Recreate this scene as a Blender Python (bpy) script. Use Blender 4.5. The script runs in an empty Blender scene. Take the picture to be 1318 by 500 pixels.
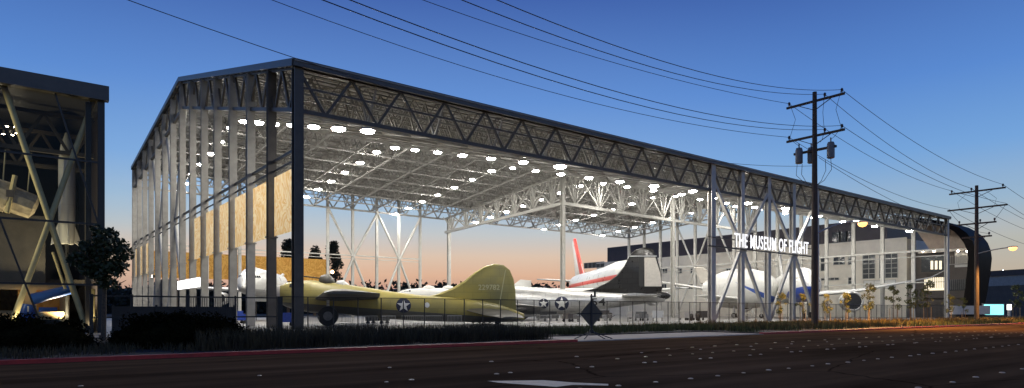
import bpy, math, random
import numpy as np
from mathutils import Vector, Matrix

random.seed(7); rng = np.random.default_rng(7)
scene = bpy.context.scene
COL = scene.collection
PI = math.pi
# ------------------------------------------------------------------ frame
# world x runs along the street (and the pavilion front), world y away from it
CS, SN, FP, HZ = .7913, .6114, 826.0, 401.0
EYE = 1.6
U0, F0 = 19.1, 54.8          # near front corner of the pavilion
LEN, DEP = 147.6, 95.2       # its length and depth

def c2w(X, Y, z=0.0):
    return Vector((CS*X + SN*Y, -SN*X + CS*Y, z))
def ray(px):
    q = (px-659)/FP
    return CS*q + SN, -SN*q + CS
def on_y(px, py, y):          # photo point on a plane parallel to the street
    dx, dy = ray(px); k = y/dy
    return k*dx, EYE + (HZ-py)*k/FP
def on_x(px, py, x):          # photo point on a plane across the street direction
    dx, dy = ray(px); k = x/dx
    return k*dy, EYE + (HZ-py)*k/FP
def on_ground(px, py, z=0):
    k = (EYE-z)*FP/(py-HZ); dx, dy = ray(px)
    return Vector((dx*k, dy*k, z))
def at(px, Y):                # ground point at camera distance Y
    dx, dy = ray(px); return Vector((dx*Y, dy*Y, 0))
def zat(py, Y): return EYE + (HZ-py)*Y/FP

# ------------------------------------------------------------------ materials
def mat(name, col, rough=.6, metal=0, var=.15, scale=3.0, bump=0.0, col2=None, emit=None, estr=0, aniso=(1,1,1), spec=.5):
    m = bpy.data.materials.new(name); m.use_nodes = True
    nt = m.node_tree; n = nt.nodes; l = nt.links
    b = n['Principled BSDF']
    tc = n.new('ShaderNodeTexCoord'); mp = n.new('ShaderNodeMapping')
    mp.inputs['Scale'].default_value = aniso
    l.new(tc.outputs['Object'], mp.inputs['Vector'])
    nz = n.new('ShaderNodeTexNoise'); nz.inputs['Scale'].default_value = scale
    nz.inputs['Detail'].default_value = 6; nz.inputs['Roughness'].default_value = .62
    l.new(mp.outputs['Vector'], nz.inputs['Vector'])
    r = n.new('ShaderNodeValToRGB'); l.new(nz.outputs['Fac'], r.inputs['Fac'])
    c = Vector(col)
    a = c*(1-var*1.5); d = Vector(col2) if col2 else c*(1+var*1.5)
    r.color_ramp.elements[0].position = .3; r.color_ramp.elements[1].position = .7
    r.color_ramp.elements[0].color = (a.x, a.y, a.z, 1); r.color_ramp.elements[1].color = (min(d.x,1), min(d.y,1), min(d.z,1), 1)
    l.new(r.outputs['Color'], b.inputs['Base Color'])
    b.inputs['Metallic'].default_value = metal
    b.inputs['Specular IOR Level'].default_value = spec
    mr = n.new('ShaderNodeMapRange'); mr.inputs['To Min'].default_value = max(rough-.1, .03); mr.inputs['To Max'].default_value = min(rough+.1, 1)
    l.new(nz.outputs['Fac'], mr.inputs['Value']); l.new(mr.outputs['Result'], b.inputs['Roughness'])
    if bump:
        bp = n.new('ShaderNodeBump'); bp.inputs['Strength'].default_value = bump; bp.inputs['Distance'].default_value = .05
        l.new(nz.outputs['Fac'], bp.inputs['Height']); l.new(bp.outputs['Normal'], b.inputs['Normal'])
    if emit:
        b.inputs['Emission Color'].default_value = (*emit, 1); b.inputs['Emission Strength'].default_value = estr
    return m

def links(m): return m.node_tree.nodes, m.node_tree.links
def add_panels(m, sx, sz, amt=.25):          # riveted sheet joints: thin darker lines and sheet to sheet tone
    n, l = links(m); b = n['Principled BSDF']; src = b.inputs['Base Color'].links[0].from_socket
    tc = n.new('ShaderNodeTexCoord'); sp = n.new('ShaderNodeSeparateXYZ'); cb = n.new('ShaderNodeCombineXYZ')
    l.new(tc.outputs['Object'], sp.inputs[0]); l.new(sp.outputs['X'], cb.inputs['X']); l.new(sp.outputs['Z'], cb.inputs['Y'])
    br = n.new('ShaderNodeTexBrick'); br.inputs['Scale'].default_value = 1; br.inputs['Brick Width'].default_value = sx; br.inputs['Row Height'].default_value = sz
    br.inputs['Mortar Size'].default_value = .035; br.inputs['Mortar Smooth'].default_value = .3
    br.inputs['Color1'].default_value = (1,1,1,1); br.inputs['Color2'].default_value = (1-amt*.6,)*3+(1,); br.inputs['Mortar'].default_value = (1-amt*1.6,)*3+(1,)
    l.new(cb.outputs[0], br.inputs['Vector'])
    mx = n.new('ShaderNodeMix'); mx.data_type = 'RGBA'; mx.blend_type = 'MULTIPLY'; mx.inputs[0].default_value = 1
    l.new(src, mx.inputs[6]); l.new(br.outputs['Color'], mx.inputs[7]); l.new(mx.outputs[2], b.inputs['Base Color'])
    return m
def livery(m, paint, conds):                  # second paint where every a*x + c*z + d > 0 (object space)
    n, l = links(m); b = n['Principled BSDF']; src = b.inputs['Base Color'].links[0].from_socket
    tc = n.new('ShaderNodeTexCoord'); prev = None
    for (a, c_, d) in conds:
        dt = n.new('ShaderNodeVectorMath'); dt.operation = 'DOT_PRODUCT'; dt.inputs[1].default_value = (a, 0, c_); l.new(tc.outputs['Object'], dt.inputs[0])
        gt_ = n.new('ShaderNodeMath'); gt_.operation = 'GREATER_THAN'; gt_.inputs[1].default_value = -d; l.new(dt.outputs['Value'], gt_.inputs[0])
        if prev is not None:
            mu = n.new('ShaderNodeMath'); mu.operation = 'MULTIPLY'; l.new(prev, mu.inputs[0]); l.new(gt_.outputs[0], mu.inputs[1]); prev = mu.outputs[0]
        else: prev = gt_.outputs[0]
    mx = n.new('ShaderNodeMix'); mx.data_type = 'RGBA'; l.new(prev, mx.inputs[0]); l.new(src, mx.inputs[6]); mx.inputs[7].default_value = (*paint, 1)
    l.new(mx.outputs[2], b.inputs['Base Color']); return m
def asphalt(name):
    m = mat(name, (.125,.072,.036), .9, var=.25, scale=.3, bump=.12, aniso=(.3,1,1), spec=0)
    n, l = links(m); b = n['Principled BSDF']; src = b.inputs['Base Color'].links[0].from_socket
    tc = n.new('ShaderNodeTexCoord')
    mp = n.new('ShaderNodeMapping'); mp.inputs['Scale'].default_value = (.012,.9,1); l.new(tc.outputs['Object'], mp.inputs['Vector'])
    tr = n.new('ShaderNodeTexNoise'); tr.inputs['Scale'].default_value = 1.0; tr.inputs['Detail'].default_value = 3; l.new(mp.outputs[0], tr.inputs['Vector'])
    r1 = n.new('ShaderNodeMapRange'); r1.inputs['From Min'].default_value = .35; r1.inputs['From Max'].default_value = .65; r1.inputs['To Min'].default_value = .72; r1.inputs['To Max'].default_value = 1.2; l.new(tr.outputs['Fac'], r1.inputs['Value'])
    vo = n.new('ShaderNodeTexVoronoi'); vo.feature = 'DISTANCE_TO_EDGE'; vo.inputs['Scale'].default_value = .16; vo.inputs['Randomness'].default_value = 1
    mp2 = n.new('ShaderNodeMapping'); mp2.inputs['Scale'].default_value = (.6,1.5,1); l.new(tc.outputs['Object'], mp2.inputs['Vector'])
    wz = n.new('ShaderNodeTexNoise'); wz.inputs['Scale'].default_value = .8; l.new(mp2.outputs[0], wz.inputs['Vector'])
    ad = n.new('ShaderNodeMix'); ad.data_type = 'VECTOR'; ad.inputs[0].default_value = .35; l.new(mp2.outputs[0], ad.inputs[4]); l.new(wz.outputs['Color'], ad.inputs[5])
    l.new(ad.outputs[1], vo.inputs['Vector'])
    r2 = n.new('ShaderNodeMapRange'); r2.inputs['From Min'].default_value = .0; r2.inputs['From Max'].default_value = .006; r2.inputs['To Min'].default_value = .35; r2.inputs['To Max'].default_value = 1; l.new(vo.outputs['Distance'], r2.inputs['Value'])
    mu = n.new('ShaderNodeMath'); mu.operation = 'MULTIPLY'; l.new(r1.outputs[0], mu.inputs[0]); l.new(r2.outputs[0], mu.inputs[1])
    mx = n.new('ShaderNodeMix'); mx.data_type = 'RGBA'; mx.blend_type = 'MULTIPLY'; mx.inputs[0].default_value = 1
    l.new(src, mx.inputs[6]); l.new(mu.outputs[0], mx.inputs[7]); l.new(mx.outputs[2], b.inputs['Base Color'])
    return m

def glass(name, tint=(.6,.65,.65), refl=.3):
    m = bpy.data.materials.new(name); m.use_nodes = True
    nt = m.node_tree; n = nt.nodes; l = nt.links
    n.remove(n['Principled BSDF'])
    t = n.new('ShaderNodeBsdfTransparent'); t.inputs['Color'].default_value = (*tint, 1)
    g = n.new('ShaderNodeBsdfGlossy'); g.inputs['Roughness'].default_value = .03; g.inputs['Color'].default_value = (.8,.85,.9,1)
    fr = n.new('ShaderNodeFresnel'); fr.inputs['IOR'].default_value = 1.45
    mx = n.new('ShaderNodeMixShader')
    sc_ = n.new('ShaderNodeMath'); sc_.operation = 'MULTIPLY'; sc_.inputs[1].default_value = refl
    l.new(fr.outputs['Fac'], sc_.inputs[0]); l.new(sc_.outputs[0], mx.inputs['Fac']); l.new(t.outputs[0], mx.inputs[1]); l.new(g.outputs[0], mx.inputs[2])
    l.new(mx.outputs[0], n['Material Output'].inputs['Surface'])
    return m

def mesh_mat(name, col, cover):      # wire mesh: thin wires with mostly gaps
    m = bpy.data.materials.new(name); m.use_nodes = True
    nt = m.node_tree; n = nt.nodes; l = nt.links
    b = n['Principled BSDF']; b.inputs['Base Color'].default_value = (*col, 1); b.inputs['Roughness'].default_value = .5
    tc = n.new('ShaderNodeTexCoord'); nz = n.new('ShaderNodeTexNoise'); nz.inputs['Scale'].default_value = .7
    l.new(tc.outputs['Object'], nz.inputs['Vector'])
    mr = n.new('ShaderNodeMapRange'); mr.inputs['To Min'].default_value = cover*.7; mr.inputs['To Max'].default_value = cover*1.3
    l.new(nz.outputs['Fac'], mr.inputs['Value'])
    t = n.new('ShaderNodeBsdfTransparent'); mx = n.new('ShaderNodeMixShader')
    l.new(mr.outputs['Result'], mx.inputs['Fac']); l.new(t.outputs[0], mx.inputs[1]); l.new(b.outputs[0], mx.inputs[2])
    l.new(mx.outputs[0], n['Material Output'].inputs['Surface'])
    return m

def wood_screen(name, a, b_):
    m = bpy.data.materials.new(name); m.use_nodes = True
    nt = m.node_tree; n = nt.nodes; l = nt.links
    b = n['Principled BSDF']; b.inputs['Roughness'].default_value = .6
    tc = n.new('ShaderNodeTexCoord'); mp = n.new('ShaderNodeMapping'); mp.inputs['Scale'].default_value = (.6,.6,.38)
    l.new(tc.outputs['Object'], mp.inputs['Vector'])
    nz = n.new('ShaderNodeTexNoise'); nz.inputs['Scale'].default_value = 1.0; nz.inputs['Detail'].default_value = 2.6; nz.inputs['Distortion'].default_value = 1.5
    l.new(mp.outputs['Vector'], nz.inputs['Vector'])
    mu = n.new('ShaderNodeMath'); mu.operation = 'MULTIPLY'; mu.inputs[1].default_value = 6.0
    fr = n.new('ShaderNodeMath'); fr.operation = 'FRACT'
    l.new(nz.outputs['Fac'], mu.inputs[0]); l.new(mu.outputs[0], fr.inputs[0])
    r = n.new('ShaderNodeValToRGB'); l.new(fr.outputs[0], r.inputs['Fac'])
    r.color_ramp.elements[0].position = .25; r.color_ramp.elements[0].color = (*a, 1)
    r.color_ramp.elements[1].position = .8; r.color_ramp.elements[1].color = (*b_, 1)
    l.new(r.outputs['Color'], b.inputs['Base Color'])
    tr = n.new('ShaderNodeBsdfTranslucent'); l.new(r.outputs['Color'], tr.inputs['Color'])
    mx = n.new('ShaderNodeMixShader'); mx.inputs['Fac'].default_value = .5
    l.new(b.outputs[0], mx.inputs[1]); l.new(tr.outputs[0], mx.inputs[2]); l.new(mx.outputs[0], n['Material Output'].inputs['Surface'])
    return m

def emitter(name, col, st):
    m = bpy.data.materials.new(name); m.use_nodes = True
    b = m.node_tree.nodes['Principled BSDF']
    b.inputs['Base Color'].default_value = (.8,.8,.8,1)
    b.inputs['Emission Color'].default_value = (*col, 1); b.inputs['Emission Strength'].default_value = st
    return m

M = {
 'ground': mat('dark_verge_soil', (.020,.015,.008), .95, var=.3, scale=.8, bump=.3),
 'asphalt': asphalt('worn_asphalt'),
 'red_kerb': mat('red_kerb_paint', (.42,.030,.025), .55, var=.25, scale=2),
 'kerb': mat('pale_kerb_concrete', (.34,.30,.25), .8, var=.15, scale=2),
 'apron': mat('pavement_concrete', (.40,.32,.24), .8, var=.15, scale=.7, bump=.1),
 'floor': mat('pavilion_concrete', (.22,.212,.195), .45, var=.2, scale=.25),
 'steel': mat('weathered_grey_steel', (.345,.34,.325), .55, var=.14, scale=1.2),
 'dark_steel': mat('bronze_painted_steel', (.085,.072,.056), .5, var=.15, scale=1.0),
 'col': mat('warm_grey_column_paint', (.30,.285,.25), .5, var=.12, scale=.9),
 'front_col': mat('lit_grey_column_paint', (.48,.46,.42), .5, var=.1, scale=.9),  # column grey made lighter, lamp light put into the colour
 'white_steel': mat('white_painted_steel', (.43,.425,.40), .45, var=.06, scale=1.5),
 'deck': mat('grey_roof_deck', (.44,.435,.425), .6, var=.15, scale=.5, aniso=(1,6,1)),
 'fascia': mat('dark_roof_edge_metal', (.085,.078,.068), .4, var=.15, scale=1),
 'wood': wood_screen('tan_wood_screen', (.93,.76,.48), (.82,.53,.21)),
 'orange_wood': wood_screen('orange_wood_screen', (.80,.44,.09), (.62,.29,.045)),
 'lens': emitter('warm_white_lamp', (1,.955,.88), 320),
 'sodium': emitter('sodium_lamp', (1,.47,.12), 2.8),
 'sign': emitter('white_lit_letters', (1,1,1), 1.25),
 'canopy': emitter('white_lit_panel', (1,.98,.95), 3.0),
 'black': mat('black_paint', (.02,.02,.02), .5, var=.2),
 'fence': mat('black_fence_paint', (.022,.021,.02), .5, var=.2),
 'mesh': mesh_mat('black_wire_mesh', (.02,.02,.02), .28),
 'pole': mat('tarred_wood_pole', (.085,.06,.042), .85, var=.3, scale=4, bump=.3, aniso=(4,4,.3)),
 'can': mat('grey_transformer_paint', (.17,.17,.17), .5, var=.15),
 'porcelain': mat('brown_insulator', (.09,.06,.05), .3),
 'wire': mat('black_cable', (.03,.03,.035), .6),
 'olive': add_panels(mat('olive_drab_paint', (.34,.315,.14), .40, var=.10, scale=.16, col2=(.56,.45,.10)), 2.1, .95, .12),
 'olive_shade': mat('shaded_olive_paint', (.085,.08,.065), .45, var=.15, scale=.6),  # darkened olive, shade put into the colour of whole wings and tailplanes
 'silver': add_panels(mat('bare_aluminium', (.56,.56,.55), .36, .55, var=.12, scale=.8, aniso=(1,1,2.5)), 2.2, .8, .25),
 'dark_chrome': add_panels(mat('dark_polished_fin', (.022,.021,.020), .30, .1, var=.06, scale=1.2), 1.6, .9, .45),
 'pale_grey': mat('pale_grey_fabric_rudder', (.52,.49,.44), .6, var=.06),
 'white_paint': add_panels(mat('white_aircraft_paint', (.64,.64,.61), .3, var=.03, scale=.4), 3.0, 1.4, .07),
 'red_paint': mat('red_aircraft_paint', (.62,.07,.06), .35, var=.06),
 'blue_paint': mat('deep_blue_aircraft_paint', (.03,.07,.36), .3, var=.12),
 'navy': mat('navy_insignia', (.02,.026,.06), .5, var=.1),
 'white_mark': mat('white_insignia', (.8,.8,.76), .5, var=.03),
 'yellow_mark': mat('faded_yellow_number', (.72,.66,.34), .5, var=.05),
 'rubber': mat('black_rubber', (.025,.024,.022), .8, var=.2),
 'engine_dark': mat('dark_engine_inlet', (.03,.03,.03), .6, var=.3),
 'cockpit': mat('dark_cockpit_glass', (.025,.028,.03), .08),
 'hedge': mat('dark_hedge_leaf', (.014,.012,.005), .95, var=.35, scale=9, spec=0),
 'leaf': mat('dark_green_leaf', (.035,.05,.018), .6, var=.35, scale=2),
 'leaf2': mat('yellow_green_leaf', (.13,.14,.035), .6, var=.35, scale=2),
 'far_leaf': mat('far_evergreen', (.018,.024,.016), .9, var=.3, scale=.3),
 'bark': mat('brown_bark', (.10,.07,.045), .9, var=.3, scale=8, bump=.3),
 'stake': mat('pale_wood_stake', (.32,.22,.12), .8, var=.2, scale=6),
 'grass': mat('dry_tall_grass', (.060,.046,.020), .9, var=.4, scale=1.2),
 'grass2': mat('yellow_green_grass', (.085,.088,.022), .9, var=.4, scale=1.2),
 'flower': mat('ochre_flower_grass', (.15,.10,.03), .9, var=.35, scale=1.5),
 'cream': mat('cream_stucco', (.86,.81,.69), .85, var=.06, scale=.35, bump=.05),
 'maroon': mat('dark_upper_cladding', (.055,.045,.05), .5, var=.15, scale=.5),
 'win': mat('dark_window_glass', (.045,.055,.065), .08, var=.2),
 'win_frame': mat('pale_window_frame', (.5,.5,.46), .5, var=.05),
 'shell': mat('black_metal_shell', (.012,.010,.009), .55, 0, var=.25, scale=.35, spec=.06),
 'grey_wall': mat('dark_grey_panel', (.10,.085,.075), .6, var=.15, scale=.4),
 'glass': glass('clear_glazing', (.86,.88,.86)),
 'tube': mat('ivory_steel_tube', (.60,.52,.28), .5, var=.08),
 'mullion': mat('black_glazing_bar', (.02,.019,.018), .4),
 'inside_wall': mat('dim_gallery_wall', (.065,.056,.047), .8, var=.1, scale=.4),
 'blue_vinyl': mat('blue_vinyl', (.02,.10,.42), .35, var=.1),
 'beige': mat('beige_foil', (.44,.38,.28), .45, var=.25, scale=2.5, bump=.3),
 'cabinet': mat('blond_wood', (.62,.44,.22), .6, var=.12, scale=1.5),
 'dot': mat('white_ceramic_marker', (.80,.54,.30), .5, var=.05),
 'amber_dot': mat('amber_ceramic_marker', (.72,.45,.12), .35, var=.05),
 'paint': mat('worn_white_road_paint', (.78,.60,.38), .7, var=.15, scale=5),
 'sign_back': mat('grey_sign_back', (.10,.085,.06), .5, var=.15),
 'teal_lit': emitter('turquoise_backlit_panel', (.25,.9,.85), 1.6),
 'warm_lit': emitter('warm_lit_interior', (1,.86,.55), 1.1),
 'cool_lamp': emitter('cool_white_lamp', (.75,.95,1), 60),
 'spot_lamp': emitter('warm_spot_lamp', (1,.82,.6), 40),
 'orange_lamp': emitter('orange_globe_lamp', (1,.6,.25), 14),
 'int_lamp': emitter('gallery_lamp', (1,.85,.6), 60),
}

# ------------------------------------------------------------------ mesh helper
class MB:
    def __init__(s): s.v = []; s.f = []; s.m = []; s.cur = 0
    def add(s, vs, fs):
        o = len(s.v); s.v += [tuple(p) for p in vs]; s.f += [tuple(i+o for i in f) for f in fs]; s.m += [s.cur]*len(fs); return s
    def box(s, x0, x1, y0, y1, z0, z1):
        vs = [(x0,y0,z0),(x1,y0,z0),(x1,y1,z0),(x0,y1,z0),(x0,y0,z1),(x1,y0,z1),(x1,y1,z1),(x0,y1,z1)]
        return s.add(vs, [(0,3,2,1),(4,5,6,7),(0,1,5,4),(1,2,6,5),(2,3,7,6),(3,0,4,7)])
    def bar(s, a, b, w, h=None, up=(0,0,1)):
        a = Vector(a); b = Vector(b); h = h or w; d = (b-a)
        if d.length < 1e-6: return s
        d.normalize(); u = Vector(up)
        if abs(d.dot(u)) > .98: u = Vector((0,1,0))
        x = d.cross(u).normalized()*w/2; y = x.cross(d).normalized()*h/2
        vs = [a-x-y, a+x-y, a+x+y, a-x+y, b-x-y, b+x-y, b+x+y, b-x+y]
        return s.add(vs, [(0,3,2,1),(4,5,6,7),(0,1,5,4),(1,2,6,5),(2,3,7,6),(3,0,4,7)])
    def tube(s, pts, rad, n=8, cap=True):
        pts = [Vector(p) for p in pts]
        rad = rad if isinstance(rad, (list, tuple)) else [rad]*len(pts)
        o = len(s.v); vs = []; fs = []
        for i, p in enumerate(pts):
            d = (pts[min(i+1, len(pts)-1)] - pts[max(i-1, 0)]).normalized()
            u = Vector((0,0,1)) if abs(d.z) < .95 else Vector((1,0,0))
            x = d.cross(u).normalized(); y = x.cross(d)
            for k in range(n):
                a = 2*PI*k/n; vs.append(p + (x*math.cos(a) + y*math.sin(a))*rad[i])
        for i in range(len(pts)-1):
            for k in range(n):
                fs.append((i*n+k, i*n+(k+1)%n, (i+1)*n+(k+1)%n, (i+1)*n+k))
        if cap:
            fs.append(tuple(range(n))[::-1]); fs.append(tuple((len(pts)-1)*n+k for k in range(n)))
        return s.add(vs, fs)
    def rings(s, rings, cap=True):      # list of equal-length closed rings
        n = len(rings[0]); vs = [p for r in rings for p in r]; fs = []
        for i in range(len(rings)-1):
            for k in range(n):
                fs.append((i*n+k, i*n+(k+1)%n, (i+1)*n+(k+1)%n, (i+1)*n+k))
        if cap:
            fs.append(tuple(range(n))[::-1]); fs.append(tuple((len(rings)-1)*n+k for k in range(n)))
        return s.add(vs, fs)
    def prism(s, poly, fn, t0, t1):     # polygon (a,b) swept from t0 to t1, fn(a,b,t)->xyz
        n = len(poly)
        vs = [fn(a, b, t0) for a, b in poly] + [fn(a, b, t1) for a, b in poly]
        fs = [tuple(range(n))[::-1], tuple(range(n, 2*n))] + [(k, (k+1)%n, n+(k+1)%n, n+k) for k in range(n)]
        return s.add(vs, fs)
    def hsec(s, x, y, z0, z1, w, d, t=.07, along='x'):   # rolled H section standing upright
        if along == 'x':
            s.box(x-w/2, x-w/2+t, y-d/2, y+d/2, z0, z1); s.box(x+w/2-t, x+w/2, y-d/2, y+d/2, z0, z1)
            s.box(x-w/2+t, x+w/2-t, y-t/2, y+t/2, z0, z1)
        else:
            s.box(x-w/2, x+w/2, y-d/2, y-d/2+t, z0, z1); s.box(x-w/2, x+w/2, y+d/2-t, y+d/2, z0, z1)
            s.box(x-t/2, x+t/2, y-d/2+t, y+d/2-t, z0, z1)
        return s
    def truss(s, A0, A1, B0, B1, n, w, wd, fan=0):  # chords A (top) and B (bottom), n panels of W webs
        A0, A1, B0, B1 = map(Vector, (A0, A1, B0, B1))
        s.bar(A0, A1, w); s.bar(B0, B1, w)
        for i in range(n):
            ta, tm, tb = i/n, (i+.5)/n, (i+1)/n
            bm = B0.lerp(B1, tm)
            s.bar(A0.lerp(A1, ta), bm, wd); s.bar(A0.lerp(A1, tb), bm, wd)
            if fan:
                s.bar(A0.lerp(A1, ta*.62+tm*.38), bm, wd*.7); s.bar(A0.lerp(A1, tb*.62+tm*.38), bm, wd*.7)
        return s
    def build(s, name, mats, parent=None, smooth=False, local=None):
        me = bpy.data.meshes.new(name)
        off = Vector((0,0,0))
        if local is not None: off = Vector(local)
        me.from_pydata([(p[0]-off.x, p[1]-off.y, p[2]-off.z) for p in s.v], [], s.f)
        for m in (mats if isinstance(mats, (list, tuple)) else [mats]): me.materials.append(m)
        if any(s.m): me.polygons.foreach_set('material_index', s.m)
        if smooth:
            me.polygons.foreach_set('use_smooth', [True]*len(me.polygons))
            try: me.set_sharp_from_angle(angle=math.radians(40))
            except Exception: pass
        me.update()
        o = bpy.data.objects.new(name, me); COL.objects.link(o)
        if parent: o.parent = parent
        return o

def tag(o, label=None, cat=None, group=None, kind=None):
    if label: o['label'] = label
    if cat: o['category'] = cat
    if group: o['group'] = group
    if kind: o['kind'] = kind
    return o
def thing(name, label, cat, loc=(0,0,0), rz=0, group=None):
    o = bpy.data.objects.new(name, None); COL.objects.link(o); o.empty_display_size = .3
    o.location = loc; o.rotation_euler = (0,0,rz)
    return tag(o, label, cat, group)
def struct(name, mb, m, **k): return tag(mb.build(name, m, **k), kind='structure')
def dup(root, loc, rz=None, label=None, scale=None):
    r = root.copy(); COL.objects.link(r); r.location = loc
    if rz is not None: r.rotation_euler = (0,0,rz)
    if scale: r.scale = (scale,)*3
    if label: r['label'] = label
    for ch in list(root.children):
        c = ch.copy(); COL.objects.link(c); c.parent = r
        for g in list(ch.children):
            d = g.copy(); COL.objects.link(d); d.parent = c
    return r
def text_mesh(body, size=1.0, extrude=.05, bold=0.0, spacing=1.0):
    cu = bpy.data.curves.new('lettering', 'FONT'); cu.body = body; cu.size = size; cu.extrude = extrude; cu.offset = bold
    cu.resolution_u = 3; cu.space_character = spacing
    ob = bpy.data.objects.new('lettering', cu); COL.objects.link(ob)
    dg = bpy.context.evaluated_depsgraph_get(); dg.update()
    me = bpy.data.meshes.new_from_object(ob.evaluated_get(dg))
    v = [tuple(p.co) for p in me.vertices]; f = [tuple(p.vertices) for p in me.polygons]
    bpy.data.objects.remove(ob); bpy.data.curves.remove(cu); bpy.data.meshes.remove(me)
    return v, f
def bbox(v):
    xs = [p[0] for p in v]; ys = [p[1] for p in v]
    return min(xs), max(xs), min(ys), max(ys)

# ------------------------------------------------------------------ ground, road, kerbs
struct('ground', MB().add([(-2500,-2500,-.02),(2500,-2500,-.02),(2500,2500,-.02),(-2500,2500,-.02)], [(0,1,2,3)]), M['ground'])
struct('road', MB().add([(-400,-14,0),(600,-14,0),(600,24.5,0),(-400,24.5,0)], [(0,1,2,3)]), M['asphalt'])
KX0 = on_ground(738,440).x; KX1 = on_ground(975,430.5).x
struct('red_kerb', MB().box(-400, KX0, 24.5, 24.85, -.02, .13).box(KX1, 600, 24.5, 24.85, -.02, .13), M['red_kerb'])
struct('kerb', MB().box(KX0, KX1, 24.5, 24.85, -.02, .045), M['kerb'])
struct('verge', MB().box(-400, KX0-.1, 24.85, 43.4, -.02, .11).box(KX1+.1, 600, 24.85, 43.4, -.02, .11), M['ground'])
struct('pavement', MB().box(KX0-.1, KX1+.1, 24.85, 29.6, -.02, .05), M['apron'])
struct('verge', MB().box(KX0-.1, KX1+.1, 29.6, 43.4, -.02, .11), M['ground'])
struct('pavilion_floor', MB().box(U0-16, U0+LEN+8, 43.4, F0+DEP+30, -.02, .06), M['floor'])

# raised lane markers
def marker(m):
    mb = MB(); r = .06; rings = []
    for rr, z in ((.075,.0),(.07,.012),(.045,.022),(.0,.026)):
        rings.append([(rr*math.cos(k*PI/4), rr*math.sin(k*PI/4), z) for k in range(8)])
    mb.rings(rings[:3]); return mb.build('road_marker', m, smooth=True)
rows = [(16.5, 'white', 'in the row nearest the red kerb', -6, 34, 3.6, 1),
        (13.2, 'white', 'in the paired row across the middle of the road', -2, 60, 2.9, 2),
        (14.9, 'amber', 'in the thick row under the street lamp', 16, 78, 1.35, 1),
        (9.5,  'white', 'in the row crossing the lower right of the road', 8, 62, 1.15, 1),
        (5.4,  'white', 'in the row closest to the camera at the lower right', 13, 60, 1.8, 1)]
for (v, colr, where, x0, x1, st, pair) in rows:
    src = None; x = x0
    while x < x1:
        for q in range(pair):
            p = (x + q*.55 + random.uniform(-.12,.12), v + random.uniform(-.05,.05) + q*.03, .001)
            if src is None:
                src = marker(M['dot'] if colr == 'white' else M['amber_dot']); o = src
            else:
                o = src.copy(); COL.objects.link(o)
            o.location = p
            k = random.uniform(.85,1.25); o.scale = (k*.85, k*.8, k*.85)
            tag(o, f'small {colr} raised marker {where}', 'road marker', 'raised markers along the lanes')
        x += st
# second loose scatter of double yellow markers
src = None
for i in range(26):
    x = 22 + i*1.7; 
    if src is None: src = marker(M['amber_dot']); o = src
    else: o = src.copy(); COL.objects.link(o)
    o.location = (x, 17.6 + .02*random.random(), .001); o.scale = (1.2,1.1,1)
    tag(o, 'small amber raised marker in the far row just off the pale pavement', 'road marker', 'raised markers along the lanes')
ar = [(627,490.6),(700,489.6),(738,492.6),(783,494.4),(783,496.6),(737,495.6),(716,498.2),(640,492.6)]
mb = MB(); mb.add([on_ground(a, b, .005) for a, b in ar], [tuple(range(len(ar)))[::-1]])
tag(mb.build('road_arrow', M['paint']), 'worn cream painted arrow lying on the dark road', 'road arrow')

# ------------------------------------------------------------------ pavilion
def zc(v):
    return 18.85 + 12.15*v/47.6 if v < 47.6 else 31 - 4.2*(v-47.6)/47.6
TD = 4.1
def zt(v): return zc(v) + TD
pav = thing('exhibition_pavilion', 'huge open sided steel pavilion with gabled roof and rows of ceiling lights', 'pavilion', (U0, F0, 0))
PL = (U0, F0, 0)
def pp(name, mb, m, smooth=False): return mb.build(name, m, pav, smooth, PL)
def W(u, v, z): return (U0+u, F0+v, z)
# roof deck and edge
mb = MB()
prof = [(-.5, zt(0)-.13), (47.6, zt(47.6)), (DEP+.5, zt(DEP)-.04)]
prof = [(a, b-.05) for a, b in prof]
for (a, b) in ((0,1),(1,2)):
    (va, za), (vb, zb) = prof[a], prof[b]
    mb.prism([(va, za),(vb, zb),(vb, zb-.18),(va, za-.18)], lambda p, q, t: W(t, p, q), -.4, LEN+.4)
# corrugation ribs on the underside (part of the deck)
for j in range(56):
    v = .8 + j*1.7; z = zt(v)-.28
    mb.box(U0-.3, U0+LEN+.3, F0+v-.18, F0+v+.18, z-.12, z)
pp('roof_deck', mb, M['deck'])
mb = MB()
def edge(p, q): mb.bar(W(*p), W(*q), .22, .62)
zf = zt(0)-.25
edge((-.55,-.62,zf),(LEN+.55,-.62,zf)); edge((-.55,DEP+.62,zt(DEP)-.2),(LEN+.55,DEP+.62,zt(DEP)-.2))
for u in (-.55, LEN+.55):
    edge((u,-.5,zf),(u,47.6,zt(47.6)-.1)); edge((u,47.6,zt(47.6)-.1),(u,DEP+.5,zt(DEP)-.2))
pp('roof_edge', mb, M['fascia'])
mb = MB(); mb.box(U0-.5, U0+LEN+.5, F0-.80, F0-.735, zf+.08, zf+.2); pp('edge_flashing', mb, M['col'])
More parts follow.
